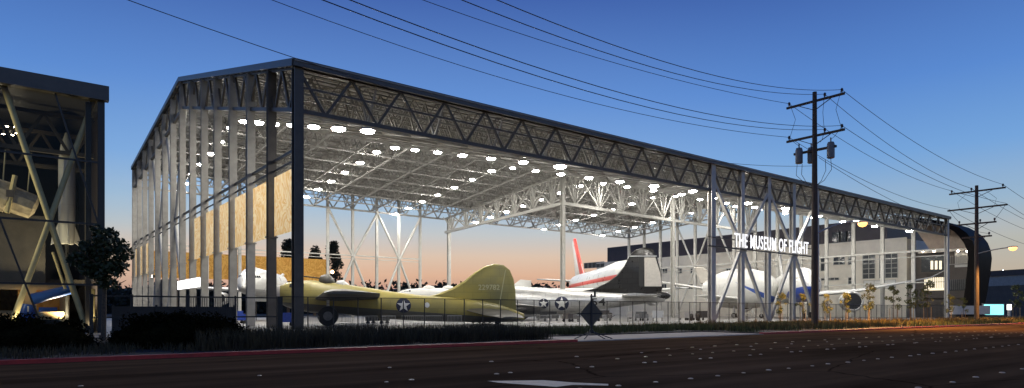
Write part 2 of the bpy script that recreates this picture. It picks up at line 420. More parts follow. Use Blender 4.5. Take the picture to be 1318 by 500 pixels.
# front and back edge trusses, then the dense inner frames
def tr_along(v, n, w, wd, top=None, depth=TD-.4):
    z0 = zc(v); zz = zt(v)-.45 if top is None else top
    return MB().truss(W(0,v,zz), W(LEN,v,zz), W(0,v,zz-depth), W(LEN,v,zz-depth), n, w, wd)
fr = tr_along(0, 30, .36, .21)
fr.bar(W(0,-.05,zc(0)+2.0), W(LEN,-.05,zc(0)+2.0), .16)
pp('front_truss', fr, M['dark_steel'])
pp('back_truss', tr_along(DEP, 30, .4, .24), M['steel'])
for j in range(1, 14):
    v = 6.8*j
    pp('roof_truss', tr_along(v, 40, .24, .15), M['steel'])
for j in range(14):
    v = 6.8*j + 3.4
    pp('roof_joist', tr_along(v, 56, .16, .10, depth=1.9), M['steel'])
for k in range(0, 21):
    u = 7.38*k; mb = MB()
    w, wd = (.36, .22) if k in (0, 20) else (.28, .17)
    for (va, vb) in ((0,47.6),(47.6,DEP)):
        mb.truss(W(u,va,zt(va)-.45), W(u,vb,zt(vb)-.45), W(u,va,zc(va)), W(u,vb,zc(vb)), 12, w, wd)
    pp('rafter_truss', mb, M['dark_steel'] if k == 0 else M['steel'])
# left end wall
for k in range(15):
    v = 6.8*k; mb = MB()
    if k == 0: mb.hsec(U0, F0+v, .06, zt(0)-.5, .78, .8, .1, 'y')
    else: mb.hsec(U0-.1, F0+v, .06, zt(v)-.6, .80, .5, .07, 'y')
    if k: mb.box(U0-.62, U0+.42, F0+v-.3, F0+v+.3, 8.5, 8.62)
    pp('column', mb, M['dark_steel'] if k < 2 else M['col'])
for z, d, w in ((15.65,.24,.3),(14.75,.16,.12)):
    mb = MB(); mb.bar(W(.1,0,z), W(.1,DEP,z), w*.7, d); pp('wall_rail', mb, M['dark_steel'])
for k in list(range(0,6)) + [11,12,13]:
    v0, v1 = 6.8*k+.5, 6.8*(k+1)-.5
    mb = MB(); mb.add([(U0,F0+v0,8.6),(U0,F0+v1,8.6),(U0,F0+v1,14.1),(U0,F0+v0,14.1)], [(0,1,2,3)]); pp('wood_screen', mb, M['wood'])
for (ka, kb) in ((7,9),(9,11)):
    va, vb, vm = 6.8*ka, 6.8*kb, 6.8*(ka+kb)/2; mb = MB()
    for (p, q) in ((va,0),(va,zt(va)-4),(vb,0),(vb,zt(vb)-4)):
        mb.tube([W(.25,p,q), W(.25,vm,14.9)], .26, 10)
    pp('cross_brace', mb, M['white_steel'], True)
# front braced bays
for u in (59.1, 66.4, 73.6, 81.0, 88.6, LEN):
    mb = MB(); mb.hsec(U0+u, F0, .06, zt(0)-.5, .95 if u in (59.1,LEN) else .8, .7, .09, 'y'); pp('column', mb, M['front_col'])
for (ua, ub) in ((59.1,73.6),(73.6,88.6)):
    um = (ua+ub)/2; mb = MB()
    for (p, q) in ((ua+.4,.3),(ua+.4,19.8),(ub-.4,.3),(ub-.4,19.8)):
        mb.bar(W(p,-.1,q), W(um,-.1,11.3), .42, .42)
    mb.box(U0+um-.9, U0+um+.9, F0-.4, F0+.2, 10.5, 12.1)
    pp('cross_brace', mb, M['front_col'])
# back wall
BX = [0, 6.75, 13.5, 20.25, 27, 33.75, 40.5, 46.9, 53.4, 59.6, 65.9]
for u in BX[1:]:
    mb = MB(); mb.hsec(U0+u, F0+DEP, .06, zt(DEP)-.6, .6, .55, .06, 'y'); pp('column', mb, M['white_steel'])
for i in range(6):
    mb = MB(); mb.add([(U0+BX[i]+.4,F0+DEP,8.6),(U0+BX[i+1]-.4,F0+DEP,8.6),(U0+BX[i+1]-.4,F0+DEP,14.1),(U0+BX[i]+.4,F0+DEP,14.1)], [(0,1,2,3)]); pp('wood_screen', mb, M['orange_wood'])
for z, d in ((15.4,.25),(14.6,.12)):
    mb = MB(); mb.bar(W(0,DEP-.5,z), W(66,DEP-.5,z), .2, d); pp('wall_rail', mb, M['white_steel'])
for (ua, ub) in ((40.5,53.4),(53.4,65.9)):
    um = (ua+ub)/2; mb = MB()
    for (p, q) in ((ua,0),(ua,26.5),(ub,0),(ub,26.5)):
        mb.tube([W(p,DEP-.3,q), W(um,DEP-.3,15)], .3, 10)
    pp('cross_brace', mb, M['white_steel'], True)
# right end wall
for k in range(1, 15):
    v = 6.8*k; mb = MB(); mb.hsec(U0+LEN, F0+v, .06, zt(v)-.6, .55, .8, .06, 'x'); pp('column', mb, M['white_steel'])
for z, d in ((15.65,.4),(14.3,.16),(8.3,.2)):
    mb = MB(); mb.bar(W(LEN-.5,0,z), W(LEN-.5,DEP if z > 9 else 60,z), .25, d); pp('wall_rail', mb, M['white_steel'])
for (ka, kb) in ((7,9),(9,11)):
    va, vb, vm = 6.8*ka, 6.8*kb, 6.8*(ka+kb)/2; mb = MB()
    for (p, q) in ((va,0),(va,zt(va)-4),(vb,0),(vb,zt(vb)-4)):
        mb.tube([W(LEN-.25,p,q), W(LEN-.25,vm,14.9)], .3, 10)
    pp('cross_brace', mb, M['white_steel'], True)
# central columns carrying the deep hanging trusses
UC = 73.8
for (u, v, top) in ((UC,47.6,31.2),(UC+37,47.6,31.2),(UC+1,DEP-.2,27.2)):
    mb = MB(); mb.hsec(U0+u, F0+v, .06, top, .85, .75, .09, 'y'); pp('column', mb, M['white_steel'])
def deep(p0, p1, b0, b1, n, nm):
    mb = MB(); a0, a1, c0, c1 = (Vector(W(*q)) for q in (p0, p1, b0, b1))
    mb.bar(c0, c1, .62); mb.bar(a0, a1, .4)
    for i in range(n+1):
        bm = c0.lerp(c1, (i+.5)/n) if i < n else None
        if bm is None: break
        for t in (i/n-.06, i/n+.24/n*1.3, (i+.5)/n, (i+1-.31)/n, (i+1)/n+.06):
            mb.bar(a0.lerp(a1, min(max(t,0),1)), bm, .26)
        for s in (-1.7, 1.7):
            off = Vector((0,s,0)) if abs(p0[1]-p1[1]) < 1 else Vector((s,0,0))
            mb.bar(a0.lerp(a1, (i+.25)/n)+off, bm, .17); mb.bar(a0.lerp(a1, (i+.75)/n)+off, bm, .17)
    pp(nm, mb, M['white_steel'])
deep((UC,47.6,31),(UC,DEP,26.9),(UC,47.6,24.8),(UC,DEP,23.2), 7, 'hanging_truss')
deep((UC,47.6,31),(UC+37,47.6,31),(UC,47.6,24.8),(UC+37,47.6,24.3), 5, 'hanging_truss')
deep((UC+37,47.6,31),(LEN,47.6,31),(UC+37,47.6,24.3),(LEN,47.6,24.3), 5, 'hanging_truss')

# ceiling lights
def make_light():
    t = thing('ceiling_light', '', 'ceiling light')
    mb = MB(); n = 14; R = [[(r*math.cos(2*PI*k/n), r*math.sin(2*PI*k/n), z) for k in range(n)] for r, z in ((.74,-.02),(.78,.0),(.74,.14),(.36,.34),(.12,.42),(.06,.75))]
    mb.rings(R); mb.build('housing', M['steel'], t, True)
    mb = MB(); mb.rings([[(r*math.cos(2*PI*k/8), r*math.sin(2*PI*k/8), z) for k in range(8)] for r, z in ((.3,-.22),(.55,-.15),(.68,-.03))])
    mb.build('lamp_lens', M['lens'], t)
    return t
proto = None
UR = [7.4, 32.0, 57.4, 82.4, 107.4, 132.4]
names = ['in the first row in from the left end wall', 'in the second row in from the left end wall', 'in the row that reaches the front left of the braced bays', 'in the row along the hanging truss at the middle', 'in the row behind the lit lettering', 'in the last row before the right end wall']
for u, nm in zip(UR, names):
    for k in range(14):
        v = 2.0 + 7.0*k
        loc = W(u, v, zc(v)-.55)
        lb = f'round bright ceiling light {nm}'
        if proto is None:
            proto = make_light(); proto.location = loc; proto['label'] = lb; proto['group'] = 'ceiling lights of the pavilion'
        else: dup(proto, loc, label=lb, scale=random.uniform(.86,1.1))

# lit lettering
sv, sf = text_mesh('THE MUSEUM OF FLIGHT', 1, .06, .006, 1.12)
x0, x1, y0, y1 = bbox(sv)
ux0, ux1 = on_y(945.5, 310, F0-.75)[0]-U0, on_y(1040.5, 310, F0-.75)[0]-U0
k = (ux1-ux0)/(x1-x0); kh = 2.05/(y1-y0)
sg = thing('lettering_sign', 'white lit lettering reading THE MUSEUM OF FLIGHT on the front cross braces', 'sign', W(ux0,-.75,11.0))
mb = MB(); mb.add([((p[0]-x0)*k, -p[2]*.4, (p[1]-y0)*kh) for p in sv], sf); mb.build('letters', M['sign'], sg)
mb = MB(); mb.box(-6, 24, .14, .32, -.32, -.12); mb.box(-6,24,.14,.32,1.0,1.1); mb.build('sign_rail', M['dark_steel'], sg)

# wall mounted lit strip and doorway lamp on the left end wall
va, _ = on_x(257, 368, U0-.9); vb, _ = on_x(229, 368, U0-.9)
sgn = thing('lit_wall_panel', 'long white lit panel on the left end wall low down', 'lit panel', (U0-.9, va, 4.6))
MB().box(-.06,.06,0,vb-va,.1,1.25).build('lit_face', M['canopy'], sgn)
MB().box(.07,.2,-.1,vb-va+.1,0,1.35).build('back_box', M['steel'], sgn)
v_, z_ = on_x(197, 357, U0-.8)
fl = thing('wall_floodlight', 'small bright floodlight above a dark doorway of the left end wall', 'floodlight', (U0-.6, v_, z_))
MB().box(-.35,.0,-.35,.35,-.1,.35).build('housing', M['dark_steel'], fl)
MB().add([(-.36,-.3,-.05),(-.36,.3,-.05),(-.36,.3,.3),(-.36,-.3,.3)], [(0,3,2,1)]).build('lamp_lens', M['spot_lamp'], fl)
dr = thing('dark_doorway_booth', 'tall dark entrance box under the small floodlight', 'entrance', (U0+.6, v_, 0))
mb = MB(); mb.box(-.2,2,-2.2,2.2,.06,7); mb.build('wall', M['grey_wall'], dr)
MB().box(-.26,-.2,-1.2,1.2,.06,3).build('door', M['black'], dr)

# ------------------------------------------------------------------ aircraft
class Craft:
    def __init__(s, name, label, N, T, cat='aircraft', group=None):
        s.N = Vector(N); s.T = Vector(T); s.d = (s.T-s.N).normalized(); s.L = (s.T-s.N).length
        a = c2w(*N); b = c2w(*T); dd = b-a
        s.root = thing(name, label, cat, a, math.atan2(dd.y, dd.x), group)
        s.st = []
    def m(s, px, py):            # photo point on the upright plane of the fuselage -> (station, height)
        q = (px-659)/FP
        k = (q*s.N.y - s.N.x)/(s.d.x - q*s.d.y); Y = s.N.y + k*s.d.y
        return k, EYE + (HZ-py)*Y/FP
    def fuselage(s, stations, mats, n=28, flat=1.0, split=None, name='fuselage'):
        s.st = stations; mb = MB(); R = []
        dense = []
        S = [q[0] for q in stations]
        xs = np.linspace(S[0], S[-1], 48)
        for x in sorted(set(list(xs) + S)): dense.append((x, *s.sec(x)))
        for (x, z, ry, rz) in dense:
            R.append([(x, ry*math.sin(2*PI*k/n), z + rz*math.cos(2*PI*k/n)) for k in range(n)])
        mb.rings(R)
        if split:
            mb.m = [split(sum(mb.v[i][0] for i in f)/len(f), sum(mb.v[i][1] for i in f)/len(f), sum(mb.v[i][2] for i in f)/len(f)) for f in mb.f]
        o = mb.build(name, mats, s.root, True); return o
    def sec(s, x):
        S = [q[0] for q in s.st]
        return tuple(float(np.interp(x, S, [q[i] for q in s.st])) for i in (1,2,3))
    def side(s, x, z, proud=.02, sgn=-1):
        zc_, ry, rz = s.sec(x); t = max(-1, min(1, (z-zc_)/max(rz,.01)))
        return (x, sgn*(ry*math.sqrt(max(0, 1-t*t)) + proud), z)
    def px_stations(s, pts, flat=1.0):
        out = []
        for px, yt, yb in pts:
            a = s.m(px, yt); b = s.m(px, yb); rz = max((a[1]-b[1])/2, .05)
            out.append((a[0], (a[1]+b[1])/2, rz*flat, rz))
        return out
    def outline(s, name, pxs, m, th, y=0, raw=False):
        poly = [p if raw else s.m(*p) for p in pxs]
        cx = sum(p[0] for p in poly)/len(poly); cz = sum(p[1] for p in poly)/len(poly)
        inner = [(cx+(a-cx)*.86, cz+(b-cz)*.93) for a, b in poly]
        R = [[(a, y-th*.12, b) for a, b in poly], [(a, y+th*.12, b) for a, b in poly]]
        R = [[(a, y-th/2, b) for a, b in inner], [(a, y-th*.1, b) for a, b in poly], [(a, y+th*.1, b) for a, b in poly], [(a, y+th/2, b) for a, b in inner]]
        mb = MB(); mb.rings(R); return mb.build(name, m, s.root, True)
    def wing(s, name, secs, m, parent=None, under=None):     # (x_le, y, z, chord, thickness)
        R = []
        prof = [(0,0),(.04,.45),(.15,.85),(.35,1),(.65,.62),(1,.05),(1,-.05),(.65,-.3),(.35,-.5),(.15,-.48),(.04,-.3)]
        for (x, y, z, c, t) in secs:
            R.append([(x+a*c, y, z+b*t*.62) for a, b in prof])
        mb = MB(); mb.rings(R)
        if under:
            mb.m = [1 if (len(f) == 4 and 5 <= i % len(prof) <= 10) else 0 for i, f in enumerate(mb.f)]
        return mb.build(name, [m, under] if under else m, parent or s.root, True)
    def lathe(s, name, x, y, z, prof, m, n=24, parent=None, cap=True):   # profile of (dx, radius)
        mb = MB(); mb.rings([[(x+dx, y+r*math.sin(2*PI*k/n), z+r*math.cos(2*PI*k/n)) for k in range(n)] for dx, r in prof], cap)
        return mb.build(name, m, parent or s.root, True)
    def roundel(s, px, py, r, bar=False, dz=None):
        x, z = s.m(px, py) if dz is None else (px, py)
        mb = MB(); n = 32
        for (r0, r1) in ((0,.35),(.35,.7),(.7,1)):
            R = []
            for rr in (r0, r1):
                R.append([s.side(x+r*rr*math.cos(2*PI*k/n), z+r*rr*math.sin(2*PI*k/n), .025) for k in range(n)])
            mb.rings(R, cap=False)
        mb.cur = 1
        star = [(math.radians(90+36*k), (r*.93 if k%2 == 0 else r*.37)) for k in range(10)]
        star = [(a_+(b_-a_)*j/3 if 0 else a_, r_) for (a_, r_), (b_, q_) in zip(star, star[1:]+star[:1]) for j in (0,)]
        for (q0, q1) in ((0,.25),(.25,.5),(.5,.75),(.75,1)):
            mb.rings([[s.side(x+rr*q*math.cos(a), z+rr*q*math.sin(a), .11) for a, rr in star] for q in (q0, q1)], cap=False)
        return mb.build('star_insignia', [M['navy'], M['white_mark']], s.root)
    def letters(s, name, body, px0, px1, pyb, h, m, proud, fixed_y=None):
        v, f = text_mesh(body, 1, 0, .012)
        x0, x1, y0, y1 = bbox(v)
        a = s.m(px0, pyb); b = s.m(px1, pyb); k = (b[0]-a[0])/(x1-x0)
        out = []
        for p in v:
            X = a[0]+(p[0]-x0)*k; Z = a[1]+(b[1]-a[1])*(p[0]-x0)/(x1-x0)+(p[1]-y0)/(y1-y0)*h
            out.append(s.side(X, Z, proud) if fixed_y is None else (X, fixed_y, Z))
        mb = MB(); mb.add(out, f); return mb.build(name, m, s.root)
    def wheel(s, x, y, r, w, name='wheel'):
        mb = MB(); n = 24
        mb.rings([[(x+q*math.cos(2*PI*k/n), y+yy, .06+r+q*math.sin(2*PI*k/n)) for k in range(n)] for yy, q in ((-w/2,r*.8),(-w*.4,r*.95),(0,r),(w*.4,r*.95),(w/2,r*.8))])
        o = mb.build(name, M['rubber'], s.root, True)
        mb = MB(); mb.rings([[(x+q*math.cos(2*PI*k/n), y+yy, .06+r+q*math.sin(2*PI*k/n)) for k in range(n)] for yy, q in ((-w*.56,r*.2),(-w*.54,r*.45),(w*.54,r*.45))])
        mb.build('rim', M['can'], o, True); return o
    def strut(s, x, y, z0, z1, r, name='landing_gear_strut'):
        mb = MB(); mb.tube([(x,y,z0),(x,y,z1)], r, 10); return mb.build(name, M['silver'], s.root, True)

# olive bomber --------------------------------------------------------------
B = Craft('olive_bomber', 'olive drab bomber with a tall rounded fin numbered 229782', (-24.9,69.1), (1.2,76))
ps = [(357,374,386),(361,368,391),(368,364.5,395),(380,362,399),(400,361,402.5),(420,363,403.5),(440,365.5,404.5),(470,370,408),(500,375,411),(540,380,413.5),(580,383,414.5),(610,386,415),(640,391,415),(660,398,414.5),(674,404,413)]
st = B.px_stations(ps, .86)
xq0, xq1 = B.m(440,380)[0], B.m(640,400)[0]
zq0, zq1 = (B_z - .50*B_r for B_z, B_r in (( (lambda q: (np.interp(xq0,[a[0] for a in st],[a[1] for a in st]), np.interp(xq0,[a[0] for a in st],[a[3] for a in st])))(0)), ((lambda q: (np.interp(xq1,[a[0] for a in st],[a[1] for a in st]), np.interp(xq1,[a[0] for a in st],[a[3] for a in st])))(0))))
kq = float((zq1-zq0)/(xq1-xq0))
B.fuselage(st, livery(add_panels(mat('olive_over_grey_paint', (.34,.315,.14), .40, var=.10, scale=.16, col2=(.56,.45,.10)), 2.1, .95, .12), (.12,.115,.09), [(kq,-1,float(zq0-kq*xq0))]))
fin = [(540,384),(562,379),(580,372),(597,362),(612,350),(624,343),(637,339.5),(648,341.5),(656,348),(661,360),(663.5,376),(664,399),(650,404),(600,398),(560,392)]
fo = B.outline('fin', fin, M['olive'], .5)
rl = [B.m(650,344.5), B.m(641,398)]
MB().bar((rl[0][0],-.26,rl[0][1]-.3), (rl[1][0],-.26,rl[1][1]), .09, .03).build('rudder_hinge_line', M['yellow_mark'], fo)
B.letters('tail_number', '229782', 615, 642.5, 373.6, .62, M['yellow_mark'], 0, fixed_y=-.275)
B.roundel(518, 393.5, .82)
xs, zs = B.m(548, 393)
mb = MB(); mb.rings([[B.side(xs+.27*math.cos(a), zs+.3*math.sin(a), .03) for a in [2*PI*k/12 for k in range(12)]], [B.side(xs, zs, .03)]*12], False); mb.build('hatch_patch', M['white_mark'], B.root)
xa, za = B.m(413, 379)
for sg_ in (-1, 1):
    B.wing('wing', [(xa-.6, sg_*1.2, 2.95, 6.6, .85), (xa, sg_*6, 3.15, 6.0, .75), (xa+.5, sg_*11.5, 3.3, 5.2, .62), (xa+.75, sg_*12, 3.3, 4.6, .3)], M['olive_shade'])
xt, zt_ = B.m(598, 400)
for sg_ in (-1, 1):
    B.wing('tailplane', [(xt-.2, sg_*.6, 1.75, 5.2, .42), (xt+1.4, sg_*5.5, 1.15, 3.9, .34), (xt+2.6, sg_*7.6, .9, 2.4, .2)], M['olive_shade'])
xw, _ = B.m(423, 400)
for sg_ in (-1, 1):
    B.wheel(xw, sg_*3.6, 1.05, .6); B.strut(xw, sg_*3.15, 1.1, 3.0, .16)
xw, _ = B.m(640, 400); B.wheel(xw, 0, .35, .3, 'tail_wheel')
# dorsal turret, radio hump, nose glazing and chin guns
xd, zd = B.m(420, 363)
B.lathe('top_turret', xd-.8, 0, zd+.05, [(0,.2),(.2,.62),(.7,.8),(1.3,.62),(1.7,.1)], M['olive_shade'])
mb = MB(); mb.tube([(xd-.4,-.2,zd+.35),(xd-2.6,-.2,zd+.6)], .06); mb.tube([(xd-.4,.2,zd+.35),(xd-2.6,.2,zd+.6)], .06); mb.build('turret_gun', M['black'], B.root)
xd, zd = B.m(437, 366); B.lathe('radio_hatch', xd-.6, 0, zd-.1, [(0,.05),(.4,.5),(1.0,.55),(1.6,.1)], M['white_paint'])
x0_, z0_ = st[1][0], st[1][1]
mb = MB(); mb.rings([[(x0_-dx, r*.86*math.sin(2*PI*k/16), z0_+.05+r*math.cos(2*PI*k/16)) for k in range(16)] for dx, r in ((0,.98),(.35,.85),(.6,.55),(.7,.1))]); mb.build('nose_glazing', M['pale_grey'], B.root, True)
xc_, zc_c = B.m(372, 370)
mb = MB()
for k in range(3): 
    p = [B.side(xc_+.55*k+.1, zc_c-.05, .03), B.side(xc_+.55*k+.5, zc_c-.05, .03), B.side(xc_+.55*k+.5, zc_c+.35, .03), B.side(xc_+.55*k+.1, zc_c+.35, .03)]
    mb.add(p, [(0,1,2,3)])
mb.build('cockpit_window', M['cockpit'], B.root)

# silver bomber ---------------------------------------------------------------
Sv = Craft('silver_bomber', 'polished silver bomber with dark tall fin and a pale rudder', (-13.2,116.2), (27.4,107.7))
ps = [(572,384,392),(580,378,398),(600,372,404),(630,369,408),(670,369,408.5),(705,371,407),(740,374,403.5),(780,376.5,398),(815,378,393),(845,378.5,390),(856,380,388)]
Sv.fuselage(Sv.px_stations(ps, .95), [M['silver']])
fin = [(738,377),(760,373.5),(780,364.5),(793,355.5),(803,343),(810,329),(817,322),(829,318.5),(840,321),(845,328),(850,348),(852.5,371),(850,379),(800,380),(760,381)]
fo = Sv.outline('fin', fin, M['dark_chrome'], .7)
for sg_ in (-1, 1):
    pl = [Sv.m(*p) for p in ((829.5,332),(843.5,332),(849.8,352),(851.6,369),(829.5,369))]
    MB().prism(pl, lambda a, b, t: (a, t, b), sg_*.30, sg_*.44).build('rudder', M['pale_grey'], fo)
pl = [Sv.m(*p) for p in ((822.5,331),(828.5,331),(828.5,369),(822.5,369))]
MB().prism(pl, lambda a, b, t: (a, t, b), -.45, -.36).build('fin_post', M['black'], fo)
pl = [Sv.m(*p) for p in ((810,329.5),(845.5,329.5),(845.5,331),(809.5,331))]
MB().prism(pl, lambda a, b, t: (a, t, b), -.48, -.36).build('fin_cap_joint', M['silver'], fo)
Sv.roundel(725, 391, 1.2); Sv.roundel(702.5, 391, .85)
Sv.letters('side_number', '54', 762, 780, 394, 1.3, M['black'], .05)
xt, zt_ = Sv.m(801, 383)
for sg_ in (-1, 1):
    Sv.wing('tailplane', [(xt, sg_*.9, 4.15, 6.4, .7), (xt+.2, sg_*5, 4.2, 5.8, .6), (xt+.9, sg_*8.6, 4.2, 4.4, .4)], M['silver'])
xa, za = Sv.m(650, 388)
for sg_ in (-1, 1):
    Sv.wing('wing', [(xa-.5, sg_*1.4, 2.35, 8.0, 1.1), (xa+.4, sg_*8, 2.45, 6.4, .8), (xa+1.2, sg_*14, 2.6, 4.6, .4)], M['silver'])
    for yy in (6.2, 11.0):
        nac = Sv.lathe('nacelle', xa-4.2, sg_*yy, 2.2, [(0,.55),(.25,1.0),(1.2,1.15),(4,1.05),(8,.6),(9.5,.1)], M['silver'])
        mb = MB()
        for k in range(4):
            a = k*PI/2+.5; mb.bar((xa-4.35, sg_*yy, 2.2), (xa-4.35, sg_*yy+2.1*math.sin(a), 2.2+2.1*math.cos(a)), .1, .34)
        mb.build('propeller', M['engine_dark'], nac)
Sv.lathe('tail_turret', Sv.m(845,381)[0], 0, Sv.m(845,381)[1], [(0,.7),(1.2,.72),(2.0,.45),(2.3,.1)], M['dark_chrome'])
for x_ in (xa+2.2,):
    for sg_ in (-1, 1): Sv.wheel(x_, sg_*6.2, .85, .55); Sv.strut(x_, sg_*5.8, .9, 2.5, .16)
Sv.wheel(Sv.m(590,400)[0], 0, .6, .4, 'nose_wheel'); Sv.strut(Sv.m(590,400)[0], .35, .7, 2.6, .12)

# white wide jet with red tail --------------------------------------------------
J = Craft('white_jetliner', 'large white jetliner with red stripe and a red and white swept fin', (25.0,126.5), (18.2,198))
st = [(0,7.0,.2,.2),(1,7.2,1.5,1.6),(3,7.9,2.7,2.9),(6,8.6,3.4,3.7),(14,8.7,3.6,3.8),(24,8.5,3.6,3.6),(52,8.5,3.6,3.6),(60,9.2,2.8,2.9),(68,10.2,1.3,1.4),(71.5,10.6,.3,.3)]
J.fuselage(st, livery(add_panels(mat('white_red_striped_paint', (.64,.64,.61), .3, var=.03, scale=.4), 3, 1.4, .07), (.60,.07,.06), [(0,1,-8.2),(0,-1,9.1),(1,0,-4),(-1,0,62)]))
fo = J.outline('fin', [(51,11.3),(64,11.2),(69.5,22.8),(65.5,23.3),(60,18)], M['white_paint'], .45, raw=True)
MB().prism([(51.5,11.4),(56.5,11.4),(67,23.2),(65.3,23.3),(59.5,17.8)], lambda a, b, t: (a, t, b), -.26, .26).build('fin_leading_panel', M['red_paint'], fo)
for sg_ in (-1, 1):
    J.wing('tailplane', [(60, sg_*1.5, 10.4, 7, .7), (67, sg_*11, 11.2, 3, .35)], M['white_paint'])
    J.wing('wing', [(22, sg_*3, 6.2, 14, 1.5), (34, sg_*14, 6.8, 8, 1), (44, sg_*27, 8, 4, .4)], M['white_paint'])
    for q in range(4): J.wheel(33+q*1.7, sg_*2.6, .62, .5)
    J.strut(35, sg_*2.2, .6, 5.5, .3)
    J.lathe('engine', 27, sg_*12, 4.3, [(0,1.1),(.3,1.35),(2.5,1.4),(5,.8),(6,.4)], M['silver'])
J.wheel(6, 0, .6, .5, 'nose_wheel'); J.strut(6, .35, .6, 5.4, .2)

# white transport behind the olive bomber --------------------------------------
Wt = Craft('white_transport', 'white transport aircraft with low domes half hidden behind the olive bomber', (-23.9,135), (4.4,142))
ps = [(513,377,382),(517,374,385),(524,372.5,387),(545,371,389),(600,371.5,389),(640,373,388),(665,375,386),(684,378,383)]
Wt.fuselage(Wt.px_stations(ps), [M['white_paint']])
for px_ in (552, 577):
    xd, zd = Wt.m(px_, 371.5); Wt.lathe('dome', xd-1.4, 0, zd-.1, [(0,.05),(.4,.55),(1.4,.8),(2.4,.55),(2.9,.05)], M['white_paint'])
mb = MB(); xc_, zc_c = Wt.m(516.5, 376)
for k in range(4):
    x_ = xc_+.5*k; mb.add([Wt.side(x_, zc_c, .03), Wt.side(x_+.38, zc_c, .03), Wt.side(x_+.38, zc_c+.4, .03), Wt.side(x_, zc_c+.4, .03)], [(0,1,2,3)])
mb.build('cockpit_window', M['cockpit'], Wt.root)
for sg_ in (-1, 1):
    Wt.wing('wing', [(9, sg_*1.2, 3.6, 5.5, .7), (10.5, sg_*16, 4.4, 3, .3)], M['white_paint'])
    Wt.wheel(11.5, sg_*2.4, .6, .4); Wt.strut(11.5, sg_*2.1, .6, 3.6, .14)
Wt.outline('fin', [(22,5.2),(29,5.0),(29,8.4),(26.5,8.6)], M['white_paint'], .3, raw=True)

# white jet behind the left end wall ---------------------------------------------
A = Craft('white_airliner', 'white airliner seen between the columns of the left end wall', (-39.9,95), (-45.5,128))
st = [(0,5.2,.15,.15),(1.0,5.4,.9,.95),(3.2,5.9,1.6,1.75),(6.5,6.3,2.2,2.3),(22,6.3,2.25,2.3),(28,7.0,1.6,1.6),(33.5,7.6,.3,.3)]
A.fuselage(st, livery(add_panels(mat('white_over_grey_paint', (.64,.64,.61), .3, var=.03, scale=.4), 3, 1.4, .07), (.30,.30,.30), [(0,-1,5.0)]))
mb = MB()
for s_ in (-1,1):
    for k in range(3):
        x_ = 2.6+.62*k
        mb.add([A.side(x_, 6.75, .03, s_), A.side(x_+.5, 6.75, .03, s_), A.side(x_+.5, 7.1, .03, s_), A.side(x_+.06, 7.08, .03, s_)], [(0,1,2,3)])
mb.build('cockpit_window', M['cockpit'], A.root)
A.outline('fin', [(27,8.0),(32,8.0),(33.6,9.0),(32.4,9.1)], M['white_paint'], .3, raw=True)
for sg_ in (-1, 1):
    A.wing('wing', [(10, sg_*2, 5.0, 7, .9), (17, sg_*16, 5.8, 2.6, .3)], M['silver'])
    A.lathe('engine', 9, sg_*5.5, 3.7, [(0,.75),(.2,.95),(2,1.0),(3.6,.55),(4.2,.3)], M['silver'])
    A.lathe('engine_inlet', 8.98, sg_*5.5, 3.7, [(0,.02),(.02,.74)], M['engine_dark'])
    A.wheel(14, sg_*2.8, .6, .45); A.strut(14, sg_*2.4, .6, 4.6, .16)
A.wheel(4, 0, .5, .35, 'nose_wheel'); A.strut(4, .3, .5, 4.4, .12)

# blue and white twin jet behind the lettering ------------------------------------
D = Craft('blue_nosed_jet', 'white twin jet with deep blue nose and one big round engine by the wooden pole', (58.6,127), (76,184))
st = [(0,6.0,.15,.15),(.7,6.1,1.2,1.2),(2.2,6.5,2.2,2.3),(5,7.0,3.2,3.3),(9,7.2,3.6,3.7),(42,7.2,3.6,3.6),(52,8.2,2.0,2.0),(59,9,.3,.3)]
D.fuselage(st, livery(add_panels(mat('white_blue_nose_paint', (.64,.64,.61), .3, var=.03, scale=.4), 3, 1.4, .07), (.025,.06,.30), [(-.16,-1,6.6),(-1,0,11)]))
mb = MB()
for s_ in (-1,1):
    for k in range(2):
        x_ = 2.0+1.1*k
        mb.add([D.side(x_, 7.6, .04, s_), D.side(x_+.95, 7.6, .04, s_), D.side(x_+.95, 8.5, .04, s_), D.side(x_+.15, 8.4, .04, s_)], [(0,1,2,3)])
mb.build('cockpit_window', M['cockpit'], D.root)
D.outline('fin', [(44,10.3),(54,10.2),(59,19.5),(55.5,19.8)], M['white_paint'], .7, raw=True)
# local -Y/+Y: pick the side that lands right of the nose in the photo
for sg_ in (-1, 1):
    D.wing('wing', [(20, sg_*3, 5.2, 12, 1.5), (28, sg_*15, 6.4, 6.5, .9), (37, sg_*32, 9.6, 2.4, .35), (39.5, sg_*35.5, 11.4, .8, .12)], M['white_paint'])
    e = D.lathe('engine', 15.5, sg_*11, 3.75, [(.25,1.72),(.0,1.95),(.35,2.2),(2.4,2.3),(4.6,2.05),(6.6,1.5),(8,.8)], M['white_paint'], 32, cap=False)
    D.lathe('engine_inlet', 15.5, sg_*11, 3.75, [(.25,1.72),(1.6,1.6),(2.2,.7),(1.5,.1)], M['engine_dark'], 32, parent=e)
    for q in range(2): D.wheel(27+q*1.6, sg_*4.2, .7, .55)
    D.strut(27.8, sg_*3.8, .7, 5, .25)
D.wheel(6, 0, .6, .5, 'nose_wheel'); D.strut(6, .35, .6, 4.4, .2)

